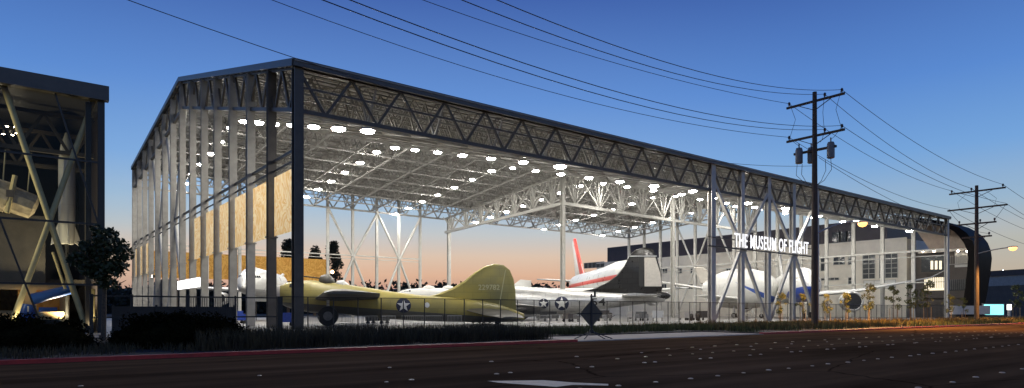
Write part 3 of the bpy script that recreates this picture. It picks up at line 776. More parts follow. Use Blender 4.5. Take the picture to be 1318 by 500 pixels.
# white jet left of it behind the first braced bay
K = Craft('white_swept_jet', 'white jet fuselage with blue flash behind the first braced bay', (59.3,143), (36.0,156))
ps = [(1001,366,380),(997,358,388),(988,351,394),(972,347,397),(950,346,398),(930,350,396),(916,357,390),(906,364,381)]
K.fuselage(K.px_stations(ps), livery(add_panels(mat('white_blue_flash_paint', (.64,.64,.61), .3, var=.03, scale=.4), 3, 1.4, .07), (.05,.10,.36), [(.42,-1,4.6),(-.62,1,-2.9),(-1,0,9)]))
K.outline('fin', [(13,9),(17,8),(18.5,12),(16.5,12)], M['pale_grey'], .5, raw=True)
for sg_ in (-1, 1):
    K.wing('wing', [(6, sg_*2, 4.2, 7, 1.0), (12, sg_*15, 5.0, 3, .3)], M['white_paint'])
    K.wheel(9, sg_*2.6, .6, .45); K.strut(9, sg_*2.2, .6, 4.2, .2)
K.wheel(3.5, 0, .5, .4, 'nose_wheel'); K.strut(3.5, .3, .5, 4.0, .14)

# ------------------------------------------------------------------ ground equipment under the aircraft
def barrier(label):
    t = thing('crowd_barrier', label, 'barrier', group='white barriers on the pavilion floor')
    mb = MB(); mb.tube([(-1.1,0,.25),(-1.1,0,1.05),(1.1,0,1.05),(1.1,0,.25)], .03, 6); mb.tube([(-1.1,0,.25),(1.1,0,.25)], .03, 6); mb.build('frame', M['white_steel'], t)
    mb = MB()
    for k in range(9): mb.tube([(-.88+.22*k,0,.25),(-.88+.22*k,0,1.05)], .015, 5)
    mb.build('bars', M['white_steel'], t)
    for s_ in (-1,1): MB().box(s_*.9-.03, s_*.9+.03, -.3, .3, 0, .06).build('foot', M['steel'], t)
    return t
bp = None
for i, (px, Y, grp) in enumerate([(456,66,'below the star of the olive bomber'),(476,68,'below the star of the olive bomber'),(500,67,'below the star of the olive bomber'),(530,69,'under the rear of the olive bomber'),(556,70,'under the rear of the olive bomber'),(585,71,'under the rear of the olive bomber'),(690,88,'under the star of the silver bomber'),(712,88,'under the star of the silver bomber'),(745,90,'by the tripod road sign'),(790,92,'under the fin of the silver bomber'),(815,93,'under the fin of the silver bomber'),(400,64,'beside the big dark wheel')]):
    p = at(px, Y); lb = f'white tubular crowd barrier standing {grp}'
    if bp is None: bp = barrier(lb); bp.location = (p.x,p.y,.06); bp.rotation_euler.z = .2
    else: dup(bp, (p.x,p.y,.06), random.uniform(-.5,.5), lb)
for (px, Y, grp) in ((432,80,'beyond the nose of the olive bomber'),(447,82,'beyond the nose of the olive bomber'),(492,84,'beyond the olive bomber'),(520,84,'beyond the olive bomber'),(548,86,'beyond the olive bomber'),(610,90,'just left of the silver bomber'),(676,82,'before the silver bomber'),(703,80,'before the silver bomber'),(778,84,'before the dark fin'),(835,88,'before the dark fin'),(858,90,'left of the tall front column'),(872,92,'left of the tall front column'),(940,104,'in the first braced bay'),(962,104,'in the first braced bay'),(1003,108,'in the second braced bay')):
    p = at(px, Y); dup(bp, (p.x,p.y,.06), random.uniform(-.6,.6), f'white tubular crowd barrier standing {grp}')
def cart(px, Y, label, m, w=2.4, h=1.2, rz=0):
    p = at(px, Y); t = thing('equipment_cart', label, 'cart', (p.x,p.y,.06), rz)
    mb = MB(); mb.box(-w/2,w/2,-.6,.6,.42,h*.75); mb.box(-w/2+.1,w/2-.5,-.55,.55,h*.75+.002,h); mb.build('body', m, t)
    for a in (-1,1):
        for b in (-1,1):
            mb = MB(); mb.tube([(a*w*.36,b*.62-.08,.22),(a*w*.36,b*.62+.08,.22)], .22, 14); mb.build('wheel', M['rubber'], t, True)
    MB().tube([(w/2,0,.5),(w/2+.9,0,.9)], .04, 6).build('tow_bar', M['black'], t)
cart(662, 92, 'grey equipment cart between the two bomber tails', M['can'])
cart(735, 94, 'dark equipment cart below the star of the silver bomber', M['grey_wall'])
cart(884, 110, 'pale equipment cart left of the tall front column', M['pale_grey'], 3, 1.5)
cart(303, 80, 'blue equipment cart behind the left fence', M['blue_paint'], 2.6, 1.6)
cart(368, 66, 'blue equipment cart under the nose of the olive bomber', M['blue_paint'], 2.2, 1.4)
cart(705, 100, 'long dark tow tractor below the smaller star of the silver bomber', M['black'], 4.2, 1.5, .2)
cart(775, 101, 'dark equipment cart under the rear of the silver bomber', M['grey_wall'], 3.0, 1.7, -.2)
cart(826, 104, 'grey equipment cart straight below the pale rudder', M['can'], 2.6, 1.5, .3)
cart(905, 112, 'dark equipment cart by the loose tyres', M['black'], 3.0, 1.6, .1)
cart(620, 84, 'dark equipment cart under the tail of the olive bomber', M['grey_wall'], 2.6, 1.1, .1)
cart(486, 76, 'dark equipment cart under the wing of the olive bomber', M['black'], 2.6, 1.2, .1)
def board(px, Y, zb, w, h, label, m):
    p = at(px, Y); t = thing('display_board', label, 'board', (p.x,p.y,.06), .1)
    MB().box(-w/2,w/2,-.03,.03,zb,zb+h).build('panel', m, t)
    for s_ in (-1,1): MB().box(s_*w*.4-.05,s_*w*.4+.05,.04,.12,0,zb+h*.9).build('post', M['dark_steel'], t)
board(847, 100, .55, 3.0, 1.1, 'white display board left of the white column', M['white_mark'])
board(812, 98, .6, 1.6, .9, 'small pale display board under the dark fin', M['pale_grey'])
board(338, 108, 3.2, 2.6, 5.0, 'tall white panel behind the left end wall columns', M['white_mark'])
# wheels / chocks near the first braced bay
for px, lb in ((890,'loose tyre leaning by the front column'),(899,'second loose tyre beside the front column')):
    p = at(px, 104); mb = MB()
    n = 20; R = []
    for yy, q in ((-.2,.42),(-.16,.56),(0,.6),(.16,.56),(.2,.42)): R.append([(q*math.cos(2*PI*k/n), yy, .66+q*math.sin(2*PI*k/n)) for k in range(n)])
    o = mb.rings(R + [R[0]], False).build('spare_tyre', M['rubber'], None, True); o.location = (p.x,p.y,0); o.rotation_euler.z = .4
    tag(o, lb, 'tyre')
p = at(204, 62); bt = thing('ticket_booth', 'low orange wooden booth glowing behind the left fence', 'booth', (p.x,p.y,.06), .25)
MB().box(-1.6,1.6,-1,1,0,1.7).build('wall', M['cabinet'], bt); MB().box(-1.8,1.8,-1.2,1.2,1.702,1.85).build('roof', M['dark_steel'], bt); MB().box(-1,1,-1.05,-1.003,.9,1.5).build('window', M['warm_lit'], bt)

# ------------------------------------------------------------------ fences
fx0, fx1 = 14.2, 133.0; FY = 44.0
fn = thing('chain_link_fence', 'long black chain link fence in front of the aircraft', 'fence', (fx0, FY, 0))
n = 64; stp = (fx1-fx0)/n
for k in range(n+1):
    MB().tube([(k*stp,0,0),(k*stp,0,2.62)], .042, 6).build('post', M['fence'], fn)
MB().tube([(0,0,2.6),(fx1-fx0,0,2.6)], .03, 6).build('top_rail', M['fence'], fn)
MB().tube([(0,0,.2),(fx1-fx0,0,.2)], .022, 6).build('bottom_rail', M['fence'], fn)
MB().add([(0,.03,.12),(fx1-fx0,.03,.12),(fx1-fx0,.03,2.58),(0,.03,2.58)], [(0,1,2,3)]).build('wire_mesh', M['mesh'], fn)
gt = thing('pipe_gate', 'black pipe gate with two rails left of the long fence', 'gate', (3.4, FY-.3, 0))
for x, w in ((0,.09),(2.0,.07),(5.0,.1),(7.8,.05),(10.6,.17)): MB().box(x-w, x+w, -w, w, 0, 2.6).build('post', M['fence'], gt)
for z in (2.45, 1.2): MB().box(.1, 10.4, -.035, .035, z, z+.09).build('rail', M['fence'], gt)
mb = MB()
for k in range(20): mb.box(5.2+k*.13-.02, 5.2+k*.13+.02, .04, .07, .3, 2.44)
mb.build('bars', M['fence'], gt)
bk = thing('low_panel_fence', 'low dark solid fence behind the left hedge', 'fence', (4.6, FY+1.2, 0))
MB().box(0,7,-.04,.04,.1,1.9).build('panel', M['fence'], bk)
for k in range(4): MB().box(k*2.3-.06,k*2.3+.06,-.12,-.042,0,2.0).build('post', M['fence'], bk)

# ------------------------------------------------------------------ left gallery building
GX1 = 5.05; GX0 = -14.0; GD = 22.0
gb = thing('glass_gallery', 'dark glass fronted gallery with crossed ivory tubes inside', 'building', (GX1, F0, 0))
GL = (GX1, F0, 0)
def gp(name, mb, m, smooth=False, par=None): return mb.build(name, m, par or gb, smooth, GL)
GT = 17.7
gp('roof_fascia', MB().box(GX0, GX1+.25, F0-.5, F0+.1, 16.75, GT+.1), M['fascia'])
gp('roof', MB().box(GX0, GX1, F0+.1, F0+GD, 17.0, GT), M['black'])
gp('side_wall', MB().box(GX1-.12, GX1, F0+.1, F0+GD, .06, 16.99), M['maroon'])
gp('back_wall', MB().box(GX0, GX1-.13, F0+GD-.2, F0+GD, .06, 16.99), M['inside_wall'])
gp('floor_slab', MB().box(GX0, GX1-.13, F0+9, F0+GD-.21, 3.9, 4.2), M['inside_wall'])
gp('balcony_wall', MB().box(GX0, GX1-3.2, F0+8.7, F0+8.98, 3.9, 9.2), M['fascia'])
gp('corner_post', MB().box(GX1-.42, GX1+.02, F0-.12, F0+.09, .06, 16.74), M['mullion'])
gp('corner_fin', MB().box(GX1-1.1, GX1-.75, F0+.5, F0+1.2, .06, 16.7), M['inside_wall'])
gp('glazing', MB().add([(GX0,F0,.06),(GX1-.42,F0,.06),(GX1-.42,F0,16.74),(GX0,F0,16.74)], [(0,1,2,3)]), M['glass'])
mb = MB()
for z in (12.3, 7.85, 3.5): mb.box(GX0, GX1-.42, F0-.1, F0-.01, z-.07, z+.07)
for (a, b) in (((70,118),(127,290)), ((-4,272),(52,416))):
    p = on_y(*a, F0-.06); q = on_y(*b, F0-.06); mb.bar((p[0],F0-.06,p[1]), (q[0],F0-.06,q[1]), .09, .12)
gp('glazing_bar', mb, M['mullion'])
for (a, b, r) in (((3,105),(113,428),.20), ((122,125),(16,415),.19)):
    p = on_y(*a, F0+1.1); q = on_y(*b, F0+1.1); gp('cross_tube', MB().tube([(p[0],F0+1.1,p[1]),(q[0],F0+1.1,q[1])], r, 14), M['tube'], True)
p = on_y(119,372,F0+1.4); gp('cross_tube', MB().tube([(p[0],F0+1.4,p[1]),(p[0],F0+1.4,.06)], .18, 12), M['tube'], True)
p = on_y(68,330,F0+2.6); q = on_y(84,372,F0+2.6); gp('cross_tube', MB().tube([(p[0],F0+2.6,p[1]+.3),(q[0],F0+2.6,q[1])], .1, 10), M['tube'], True)
# roof truss inside
mb = MB(); mb.truss((GX0,F0+4.5,16.4),(GX1-.3,F0+4.5,16.4),(GX0,F0+4.5,13.6),(GX1-.3,F0+4.5,13.6), 6, .3, .2); gp('inner_truss', mb, M['inside_wall'])
mb = MB(); mb.truss((GX0,F0+11,16.4),(GX1-.3,F0+11,16.4),(GX0,F0+11,13.6),(GX1-.3,F0+11,13.6), 6, .3, .2); gp('inner_truss', mb, M['inside_wall'])
# ground floor back wall with orange panels and shelves
gp('wood_wall', MB().box(GX0, GX1-1.6, F0+9.0, F0+9.1, .06, 3.88), M['cabinet'])
for k, (px) in enumerate((8, 16, 63)):
    xx, _ = on_y(px, 390, F0+8.9); gp('wall_panel', MB().box(xx-.8, xx+.7, F0+8.86, F0+8.95, 1.7, 3.3), M['orange_wood'])
xx, zz = on_y(62, 403, F0+8.6); gp('wall_screen', MB().box(xx-.6, xx+.6, F0+8.7, F0+8.8, zz-.4, zz+.45), M['blue_vinyl'])
gp('counter', MB().box(GX0, GX1-3, F0+7.6, F0+8.3, .06, 1.0), M['black'])
# lamps
lampN = 0
for (px, py, v, r) in ((8,163,F0+6,.16),(14,174,F0+6.5,.2),(22,172,F0+6,.13),(4,173,F0+7,.12),(20,164,F0+8,.12)):
    xx, zz = on_y(px, py, v)
    t = thing('gallery_spotlight', ['small lit gallery spotlight in a cluster high behind the left glass'][0], 'spotlight', (xx, v, zz), group='gallery spotlights')
    MB().tube([(0,0,.02),(0,0,.3)], r*.8, 10).build('housing', M['black'], t)
    MB().add([(r*math.cos(k*PI/4), r*math.sin(k*PI/4), 0) for k in range(8)], [tuple(range(8))[::-1]]).build('lamp_lens', M['int_lamp'], t)
for i, xx in enumerate((-6, -2.6, .8)):
    t = thing('added_strip_light', 'long strip light added under the gallery balcony to light the wood wall', 'strip light', (xx, F0+7.9, 3.75), group='added strip lights under the balcony')  # added lamps that light the wood wall of the ground floor
    MB().box(-1.2,1.2,-.1,.1,.02,.1).build('housing', M['black'], t)
    MB().add([(-1.15,-.08,.01),(1.15,-.08,.01),(1.15,.08,.01),(-1.15,.08,.01)], [(0,3,2,1)]).build('lamp_lens', emitter('added_strip_lamp', (1,.8,.5), 13) if i == 0 else bpy.data.materials['added_strip_lamp'], t)
for i, (xx, v, zz, pw) in enumerate(((4.3,F0+.5,.5,90),(.1,F0+.5,.5,90),(3.1,F0+4.6,.5,1100))):
    t = thing('added_uplight', 'small unseen uplight added on the gallery floor behind the left hedge', 'uplight', (xx, v, .06), group='added gallery floor uplights')  # unseen lamps added to brighten the tubes and the rocket
    MB().tube([(0,0,0),(0,0,.35)], .16, 12).build('housing', M['black'], t)
    li = bpy.data.lights.new('lamp_glow', 'SPOT'); li.energy = pw*4; li.color = (1,.82,.5); li.spot_size = math.radians(120); li.spot_blend = .8; li.shadow_soft_size = .15
    lo = bpy.data.objects.new('lamp_glow', li); COL.objects.link(lo); lo.parent = t; lo.location = (0,0,.4); lo.rotation_euler = (PI-.15,0,0)
for i, zz in enumerate((5.0, 9.0, 13.0)):
    t = thing('gallery_spotlight', 'unseen gallery spotlight added inside the glass building, turned towards the crossed tubes', 'spotlight', (-6.0, F0+.9, zz), group='gallery spotlights')  # out-of-view lamps added at the left to light the crossed tubes
    MB().tube([(-.35,0,0),(0,0,0)], .16, 12).build('housing', M['black'], t)
    li = bpy.data.lights.new('lamp_glow', 'SPOT'); li.energy = 750; li.color = (1,.86,.5); li.spot_size = math.radians(75); li.spot_blend = .7; li.shadow_soft_size = .15
    lo = bpy.data.objects.new('lamp_glow', li); COL.objects.link(lo); lo.parent = t; lo.location = (.1,0,0); lo.rotation_euler = (0,-PI/2,0)
# things on show inside
xx, _ = on_y(86, 300, F0+5.5)
rk = thing('white_rocket', 'tall white rocket standing behind the glass of the left building', 'rocket', (xx, F0+5.5, 0))
n = 20
MB().rings([[(r*math.cos(2*PI*k/n), r*math.sin(2*PI*k/n), z) for k in range(n)] for r, z in ((.45,6.8),(.5,7.2),(.55,9),(.55,13.2),(.4,14.4),(.1,15.4))]).build('body', M['white_paint'], rk, True)
MB().tube([(0,0,.06),(0,0,6.8)], .12, 8).build('stand', M['black'], rk, True)
for k in range(3):
    a = k*2*PI/3+.6; c_, s_ = math.cos(a), math.sin(a)
    MB().prism([(.5,7.0),(1.1,6.7),(1.0,7.4),(.5,8.6)], lambda p, q, t: (c_*p - s_*t, s_*p + c_*t, q), -.03, .03).build('fin', M['white_paint'], rk)
x0_, z0_ = on_y(16, 257, F0+4.0)
sp = thing('suspended_spacecraft', 'beige foil covered spacecraft hung on rods behind the left glass', 'spacecraft', (x0_, F0+4.0, z0_))
ang = math.radians(-20); ca, sa = math.cos(ang), math.sin(ang)
def tilt(p): return (p[0]*ca - p[2]*sa, p[1], p[0]*sa + p[2]*ca)
mb = MB(); mb.rings([[tilt((x, r*math.sin(2*PI*k/10), r*math.cos(2*PI*k/10))) for k in range(10)] for x, r in ((-1.9,.75),(-1.4,1.05),(-.2,1.12),(-.1,.95),(.2,.95),(1.3,.9),(1.5,.4))]); mb.build('body', M['beige'], sp)
mb = MB()
for x in (-.9,.6): mb.tube([tilt((x,0,.9)), (x+.5,0,13.2-z0_)], .05, 6)
mb.tube([(-.3,-.9,-1.1),(.15,-.9,1.6)], .16, 8); mb.build('hanger_rod', M['tube'], sp)
mb = MB(); mb.box(-.35,.1,-1.16,-1.09,.0,.5); mb.build('hatch', M['grey_wall'], sp)
pts = [on_y(a, b, F0+3.4) for a, b in ((34,424),(36,400),(40,386),(62,380),(90,373))]
bl = thing('blue_inflatable_arch', 'blue inflatable arch leaning behind the glass of the left building', 'inflatable arch', (pts[0][0], F0+3.4, .06))
mb = MB(); mb.tube([(a-pts[0][0], 0, b-.06) for a, b in pts[:2]] + [(pts[2][0]-pts[0][0]-.1,0,pts[2][1]-.06-.35)], [.55,.5,.42], 14); mb.build('leg', M['blue_vinyl'], bl, True)
mb = MB(); mb.tube([(a-pts[0][0], 0, b-.06) for a, b in pts[2:]], [.42,.38,.36], 14); mb.build('beam', M['blue_vinyl'], bl, True)
v_, f_ = text_mesh('1', .55, 0, .02)
px1, pz1 = on_y(33, 399, F0+2.9); MB().add([(p[0]+px1-pts[0][0], -.56, p[1]+pz1-.2) for p in v_], f_).build('numeral', M['white_mark'], bl)
sh = thing('display_case', 'low lit display case behind the left glass by the blue arch', 'display case', (on_y(64,410,F0+6)[0], F0+6, .06))
MB().box(-1,1,-.5,.5,0,.9).build('base', M['black'], sh); MB().box(-.9,.9,-.4,.4,.902,1.5).build('lit_top', M['cabinet'], sh)

# ------------------------------------------------------------------ cream office building beyond the right end
OX = U0+165
ya0, _ = on_x(1167, 330, OX); ya1, _ = on_x(768, 350, OX)
ob_ = thing('cream_office_building', 'long cream building with dark upper storey beyond the right end wall', 'building', (OX, ya0, 0))
OL = (OX, ya0, 0)
def op(name, mb, m, par=None): return mb.build(name, m, par or ob_, False, OL)
op('wall', MB().box(OX, OX+30, ya0, ya1, 0, 20.6), M['cream'])
op('upper_storey', MB().box(OX+3, OX+30, ya0+6, ya1-3, 20.62, 27.0), M['maroon'])
op('parapet', MB().box(OX-.15, OX+.3, ya0, ya1, 20.62, 21.0), M['cream'])
def window(x0, y0, x1, y1, nx, ny, m=None):
    a = on_x(x0, y0, OX); b = on_x(x1, y1, OX)
    v0, v1 = sorted((a[0], b[0])); k = (HZ-y1)/FP
    dx, dy = ray((x0+x1)/2); kk = OX/dx; z0, z1 = EYE+(HZ-y1)*kk/FP, EYE+(HZ-y0)*kk/FP
    w = op('window', MB().box(OX-.05, OX-.004, v0, v1, z0, z1), m or M['win'])
    mb = MB()
    for i in range(nx+1):
        v = v0+(v1-v0)*i/nx; mb.box(OX-.14, OX-.055, v-.07, v+.07, z0-.07, z1+.07)
    for i in range(ny+1):
        z = z0+(z1-z0)*i/ny; mb.box(OX-.16, OX-.142, v0-.07, v1+.07, z-.07, z+.07)
    op('frame', mb, M['win_frame'], w)
window(1110.5,327,1126.5,359,2,5); window(1132,327,1155.5,358,3,5)
window(1056.5,330,1066,349,1,2); window(1073,331,1087.5,341,2,1); window(1092,331,1096.5,341,1,1)
window(1057,358,1080,361,4,1); window(1092,357.5,1096.5,366,1,2)
window(1112,361,1153,372,3,1, M['white_mark'])
for x in (778, 795, 812, 853, 872, 889, 935, 948, 970, 1000, 1030): window(x, 346, x+6, 352, 2, 1)
for x in (852, 868, 886): window(x, 366, x+6, 372, 2, 1)
window(752,338,778,345,5,1); window(752,350,776,353,5,1)
mb = MB(); op('drain_pipe', mb.box(OX-.3, OX-.17, on_x(1101,300,OX)[0], on_x(1101,300,OX)[0]+.14, 2, 18.5), M['grey_wall'])
for a in range(3):
    p = on_x(1075+a*9, 300, OX+2.9)[0]; w = op('window', MB().box(OX+2.94, OX+2.98, p-1.5, p+.9, 21.4, 24.4), M['win']); op('frame', MB().box(OX+2.9,OX+2.935,p-1.6,p-1.5,21.3,24.5).box(OX+2.9,OX+2.935,p-.3,p-.2,21.3,24.5), M['grey_wall'], w)

# dark entrance wing with a black curved shell
EX = U0+158
y_a, _ = on_x(1262, 330, EX+14); y_b, _ = on_x(1160, 330, EX+10)
eb = thing('shell_roof_building', 'black curved metal shell building with lit glass floors at the right', 'building', (EX, y_a, 0))
EL = (EX, y_a, 0)
def ep(name, mb, m, smooth=False, par=None): return mb.build(name, m, par or eb, smooth, EL)
out = [(1150,277),(1185,280.5),(1222,285),(1238,288.5),(1250,293.5),(1259,300),(1266,309),(1270,319),(1271.5,330),(1269.5,350),(1265.5,375),(1260.5,402),(1259.8,409)]
inn = [(1252.2,409),(1253,402),(1256.5,375),(1259.5,350),(1261,332),(1259.5,322),(1255.5,313),(1249.5,305),(1241.5,298.5),(1231.5,294),(1218,290.5),(1185,286),(1150,282)]
poly = [on_x(a-15*min(1,max(0,(a-1180)/70)), b, EX) for a, b in out+inn]
poly = [(a, max(b, .02)) for a, b in poly]
ep('curved_shell', MB().prism(poly, lambda a, b, t: (t, a, b), EX, EX+11), M['shell'], True)
# pale inner lining rim
WX = EX+10
g0, _ = on_x(1160, 330, WX); g1, _ = on_x(1257, 330, WX)
def er(name, x0, y0, x1, y1, m, d0=-.05, d1=0.0, par=None):
    a = on_x(x0, y1, WX); b = on_x(x1, y1, WX); dx, dy = ray((x0+x1)/2); kk = WX/dx
    v0, v1 = sorted((a[0], b[0]))
    return ep(name, MB().box(WX+d0, WX+d1, v0, v1, max(.02, EYE+(HZ-y1)*kk/FP), EYE+(HZ-y0)*kk/FP), m, False, par)
er('wall', 1164, 322, 1256, 412, M['grey_wall'], 0, .5)
polyb = [on_x(a-15*min(1,max(0,(a-1180)/70)), b, EX) for a, b in inn]
ep('soffit_back', MB().prism([(a, max(b,.02)) for a, b in polyb], lambda a, b, t: (t, a, b), EX+10.7, EX+10.95), mat('lit_shell_soffit', (.20,.15,.115), .35, .3, var=.3, scale=.25))  # shell metal again, spotlight glow put into the brown colour
er('window', 1186, 330, 1216, 350, M['win'], -.06, -.004)
for x in (1198, 1203.5, 1209): er('lit_window', x, 336, x+3.2, 347, M['warm_lit'], -.1, -.065)
er('lit_window', 1190, 357.5, 1216, 374, M['warm_lit'], -.1, -.004)
mb = MB()
for k in range(9):
    a = on_x(1192+k*2.8, 374, WX)[0]; mb.box(WX-.2, WX-.12, a-.06, a+.06, 7.5, 11.4)
ep('window_bar', mb, M['grey_wall'])
er('sky_reflection_pane', 1229, 324, 1249, 344, M['white_mark'], -.1, -.004)  # reflected sky painted as a white pane on the glass wall
er('window', 1222, 360, 1246, 374, M['win'], -.06, -.004)
mb = MB()
for k in range(10):
    a = on_x(1222+k*2.6, 344, WX)[0]; mb.box(WX-.5, WX-.3, a-.05, a+.05, 13.6, 15.6)
    mb.box(WX-.5, WX-.3, a-.05, a+.05, 7.0, 9.6)
mb.box(WX-.5, WX-.3, on_x(1250,344,WX)[0], on_x(1218,344,WX)[0], 13.3, 13.55); ep('balustrade', mb, M['steel'])
er('canopy_beam', 1186, 322, 1257, 325, M['steel'], -2.2, -1.9)
for i, x in enumerate((1188, 1202, 1218, 1233, 1245, 1254)):
    v, z = on_x(x, 323.5, WX-2.6)
    t = thing('canopy_spotlight', 'small warm spotlight in the line under the black shell roof', 'spotlight', (WX-2.6, v, z), group='spotlights under the shell roof')
    MB().tube([(.05,0,0),(.5,0,.1)], .2, 10).build('housing', M['black'], t)
    mb = MB(); mb.rings([[(-.02+dx, r*math.sin(2*PI*k/10), r*math.cos(2*PI*k/10)) for k in range(10)] for dx, r in ((.06,.26),(-.1,.2),(-.18,.05))]); mb.build('lamp_lens', M['spot_lamp'], t)
ep('red_line_strip', MB().box(WX-.9, WX-.7, on_x(1257,385,WX)[0], on_x(1190,385,WX)[0], 5.0, 5.3), M['grey_wall'])

# far low warehouse with cool lamps
p0 = at(1262, 300); p1 = at(1345, 300); p0, p1 = at(1262,290), at(1350,262)
fb = thing('low_warehouse', 'low dark warehouse with pale sign panel far off at the right edge', 'building', p0, math.atan2(p1.y-p0.y, p1.x-p0.x))
MB().box(0, 46, 0, 30, 0, 17).build('wall', M['grey_wall'], fb)
MB().box(-.3, 46, -.6, 0, 17.01, 19.5).build('parapet', M['maroon'], fb)
MB().box(2, 30, -.1, -.004, 12.8, 17).build('sign_panel', M['steel'], fb)
for i, px in enumerate((1281, 1291)):
    P = at(px, 286)
    t = thing('roof_floodlight', ['bright cool floodlight on the far warehouse, the larger', 'bright cool floodlight on the far warehouse, the smaller'][i], 'floodlight', (P.x, P.y, zat(352-2*i, 286)), group='floodlights on the far warehouse')
    r = 1.0 if i == 0 else .7
    mb = MB(); mb.rings([[(q*math.cos(2*PI*k/12), q*math.sin(2*PI*k/12), z*r) for k in range(12)] for q, z in ((.2*r,-1),(.8*r,-.6),(r,0),(.8*r,.6),(.2*r,1))]); mb.build('lamp_lens', M['cool_lamp'], t, True)
    MB().box(-.15,.15,1.1,3.4,-.2,.2).build('bracket', M['black'], t)
# turquoise lit sign by the road
P = at(1279, 150); ls = thing('backlit_roadside_sign', 'turquoise backlit sign box low beside the road at the right', 'lit sign', (P.x, P.y, 0), -math.radians(60)+PI/2-.4)
rzs = math.atan2(SN*0+CS, -SN)  # face roughly the camera
ls.rotation_euler.z = math.atan2(-SN, CS)
MB().box(-2.3,2.3,-.05,.0,.8,3.2).build('lit_face', M['teal_lit'], ls); MB().box(-2.5,2.5,.004,.4,.6,3.4).build('box', M['steel'], ls)
for s_ in (-1,1): MB().box(s_*1.9-.1,s_*1.9+.1,.1,.3,0,.6).build('post', M['dark_steel'], ls)
P = at(1247, 150); lw = thing('pale_vehicle_trailer', 'long pale box trailer parked left of the turquoise sign', 'trailer', (P.x, P.y, 0), math.atan2(-SN, CS))
MB().box(-4.5,4.2,-1.1,1.1,.9,2.9).build('body', M['pale_grey'], lw)
for x in (-3.2,-2.2,2.8): MB().tube([(x,-1.12,.45),(x,-.8,.45)], .45, 14).build('wheel', M['rubber'], lw, True)
P = at(1299, 140); gl = thing('lit_bollard', 'short white lit bollard right of the turquoise sign', 'bollard', (P.x, P.y, 0))
MB().tube([(0,0,0),(0,0,1.9)], .35, 12).build('post', M['steel'], gl, True); MB().tube([(0,0,1.91),(0,0,3.1)], .42, 12).build('lamp_lens', emitter('white_globe', (1,.95,.85), 3), gl, True)

# ------------------------------------------------------------------ utility poles, wires, street lamps
def arm(mb_parent, root, z, half, offs, cross=(0,1,0), name='crossarm'):
    o = MB().box(-.08,.08,-half,half,z-.10,z+.10)
    a = o.build(name, M['pole'], root)
    for y in offs:
        mb = MB(); n = 10
        mb.rings([[(r*math.cos(2*PI*k/n), y+r*math.sin(2*PI*k/n), z+.10+h) for k in range(n)] for r, h in ((.05,0),(.05,.12),(.13,.16),(.08,.24),(.14,.3),(.06,.44))]); mb.build('insulator', M['porcelain'], a, True)
    mb = MB()
    for s_ in (-1,1): mb.bar((.02,s_*half*.55,z-.1),(.02,0,z-.85), .06)
    mb.build('brace', M['pole'], a)
    return a
P1 = Vector((59.08,30.18,0)); P2 = Vector((102.08,30.05,0))
up = thing('utility_pole', 'tall wooden utility pole with two crossarms and transformer cans', 'utility pole', P1)
MB().tube([(0,0,0),(0,0,8),(0,0,22.1)], [.31,.28,.19], 14).build('pole_shaft', M['pole'], up, True)
arm(None, up, 21.25, 2.75, (-2.5,-.95,2.5)); arm(None, up, 18.0, 2.75, (-2.5,-.95,2.5))
for (x_, y_) in ((-.1,-1.55),(.42,.55),(-.3,1.35)):
    n = 16; mb = MB(); mb.rings([[(x_+r*math.cos(2*PI*k/n), y_+r*math.sin(2*PI*k/n), z) for k in range(n)] for r, z in ((.26,15.6),(.33,15.66),(.33,16.85),(.30,16.95),(.26,17.08),(.05,17.12))])
    c_ = mb.build('transformer', M['can'], up, True)
    MB().tube([(x_,y_,17.1),(x_,y_,17.5)], .06, 8).build('bushing', M['porcelain'], c_)
MB().box(-.12,.12,-2.0,2.0,16.55,16.75).build('transformer_bracket', M['pole'], up)
def jw(root, pts, r_): MB().tube(pts, r_, 5).build('jumper_wire', M['wire'], root)
for y0_, y1_ in ((-1.5,-.3),(1.2,.3),(1.7,.1),(-1.0,-.25)):
    jw(up, [(0,y0_,15.6),(0,y0_*1.05,14.6),(0,(y0_+y1_)/2,13.7),(0,y1_,13.4)], .025)
for y0_ in (-2.4,-.9,2.4): jw(up, [(0,y0_,21.5),(.1,y0_*.8,20),(0,y0_,18.4)], .02); jw(up, [(0,y0_,18.2),(.1,y0_*.75,17.6),(0,y0_*.6,17.3)], .02)
up2 = thing('utility_pole', 'smaller far utility pole before the black shell roof', 'utility pole', P2)
MB().tube([(0,0,0),(0,0,18.5)], [.3,.2], 12).build('pole_shaft', M['pole'], up2, True)
arm(None, up2, 17.75, 3.2, (-2.9,.6,2.9)); arm(None, up2, 15.5, 3.4, ()); arm(None, up2, 13.4, 2.2, (-2.0,-.4,2.0)); arm(None, up2, 11.6, 1.7, (-1.4,))
for y0_ in (-3.2,3.2): jw(up2, [(0,y0_,15.5),(0,y0_*.8,14.5),(0,y0_*.6,13.6)], .025)
for y0_ in (-1,1): jw(up2, [(0,y0_,17.7),(0,y0_*2.2,16.5),(0,y0_*2,15.6)], .02)

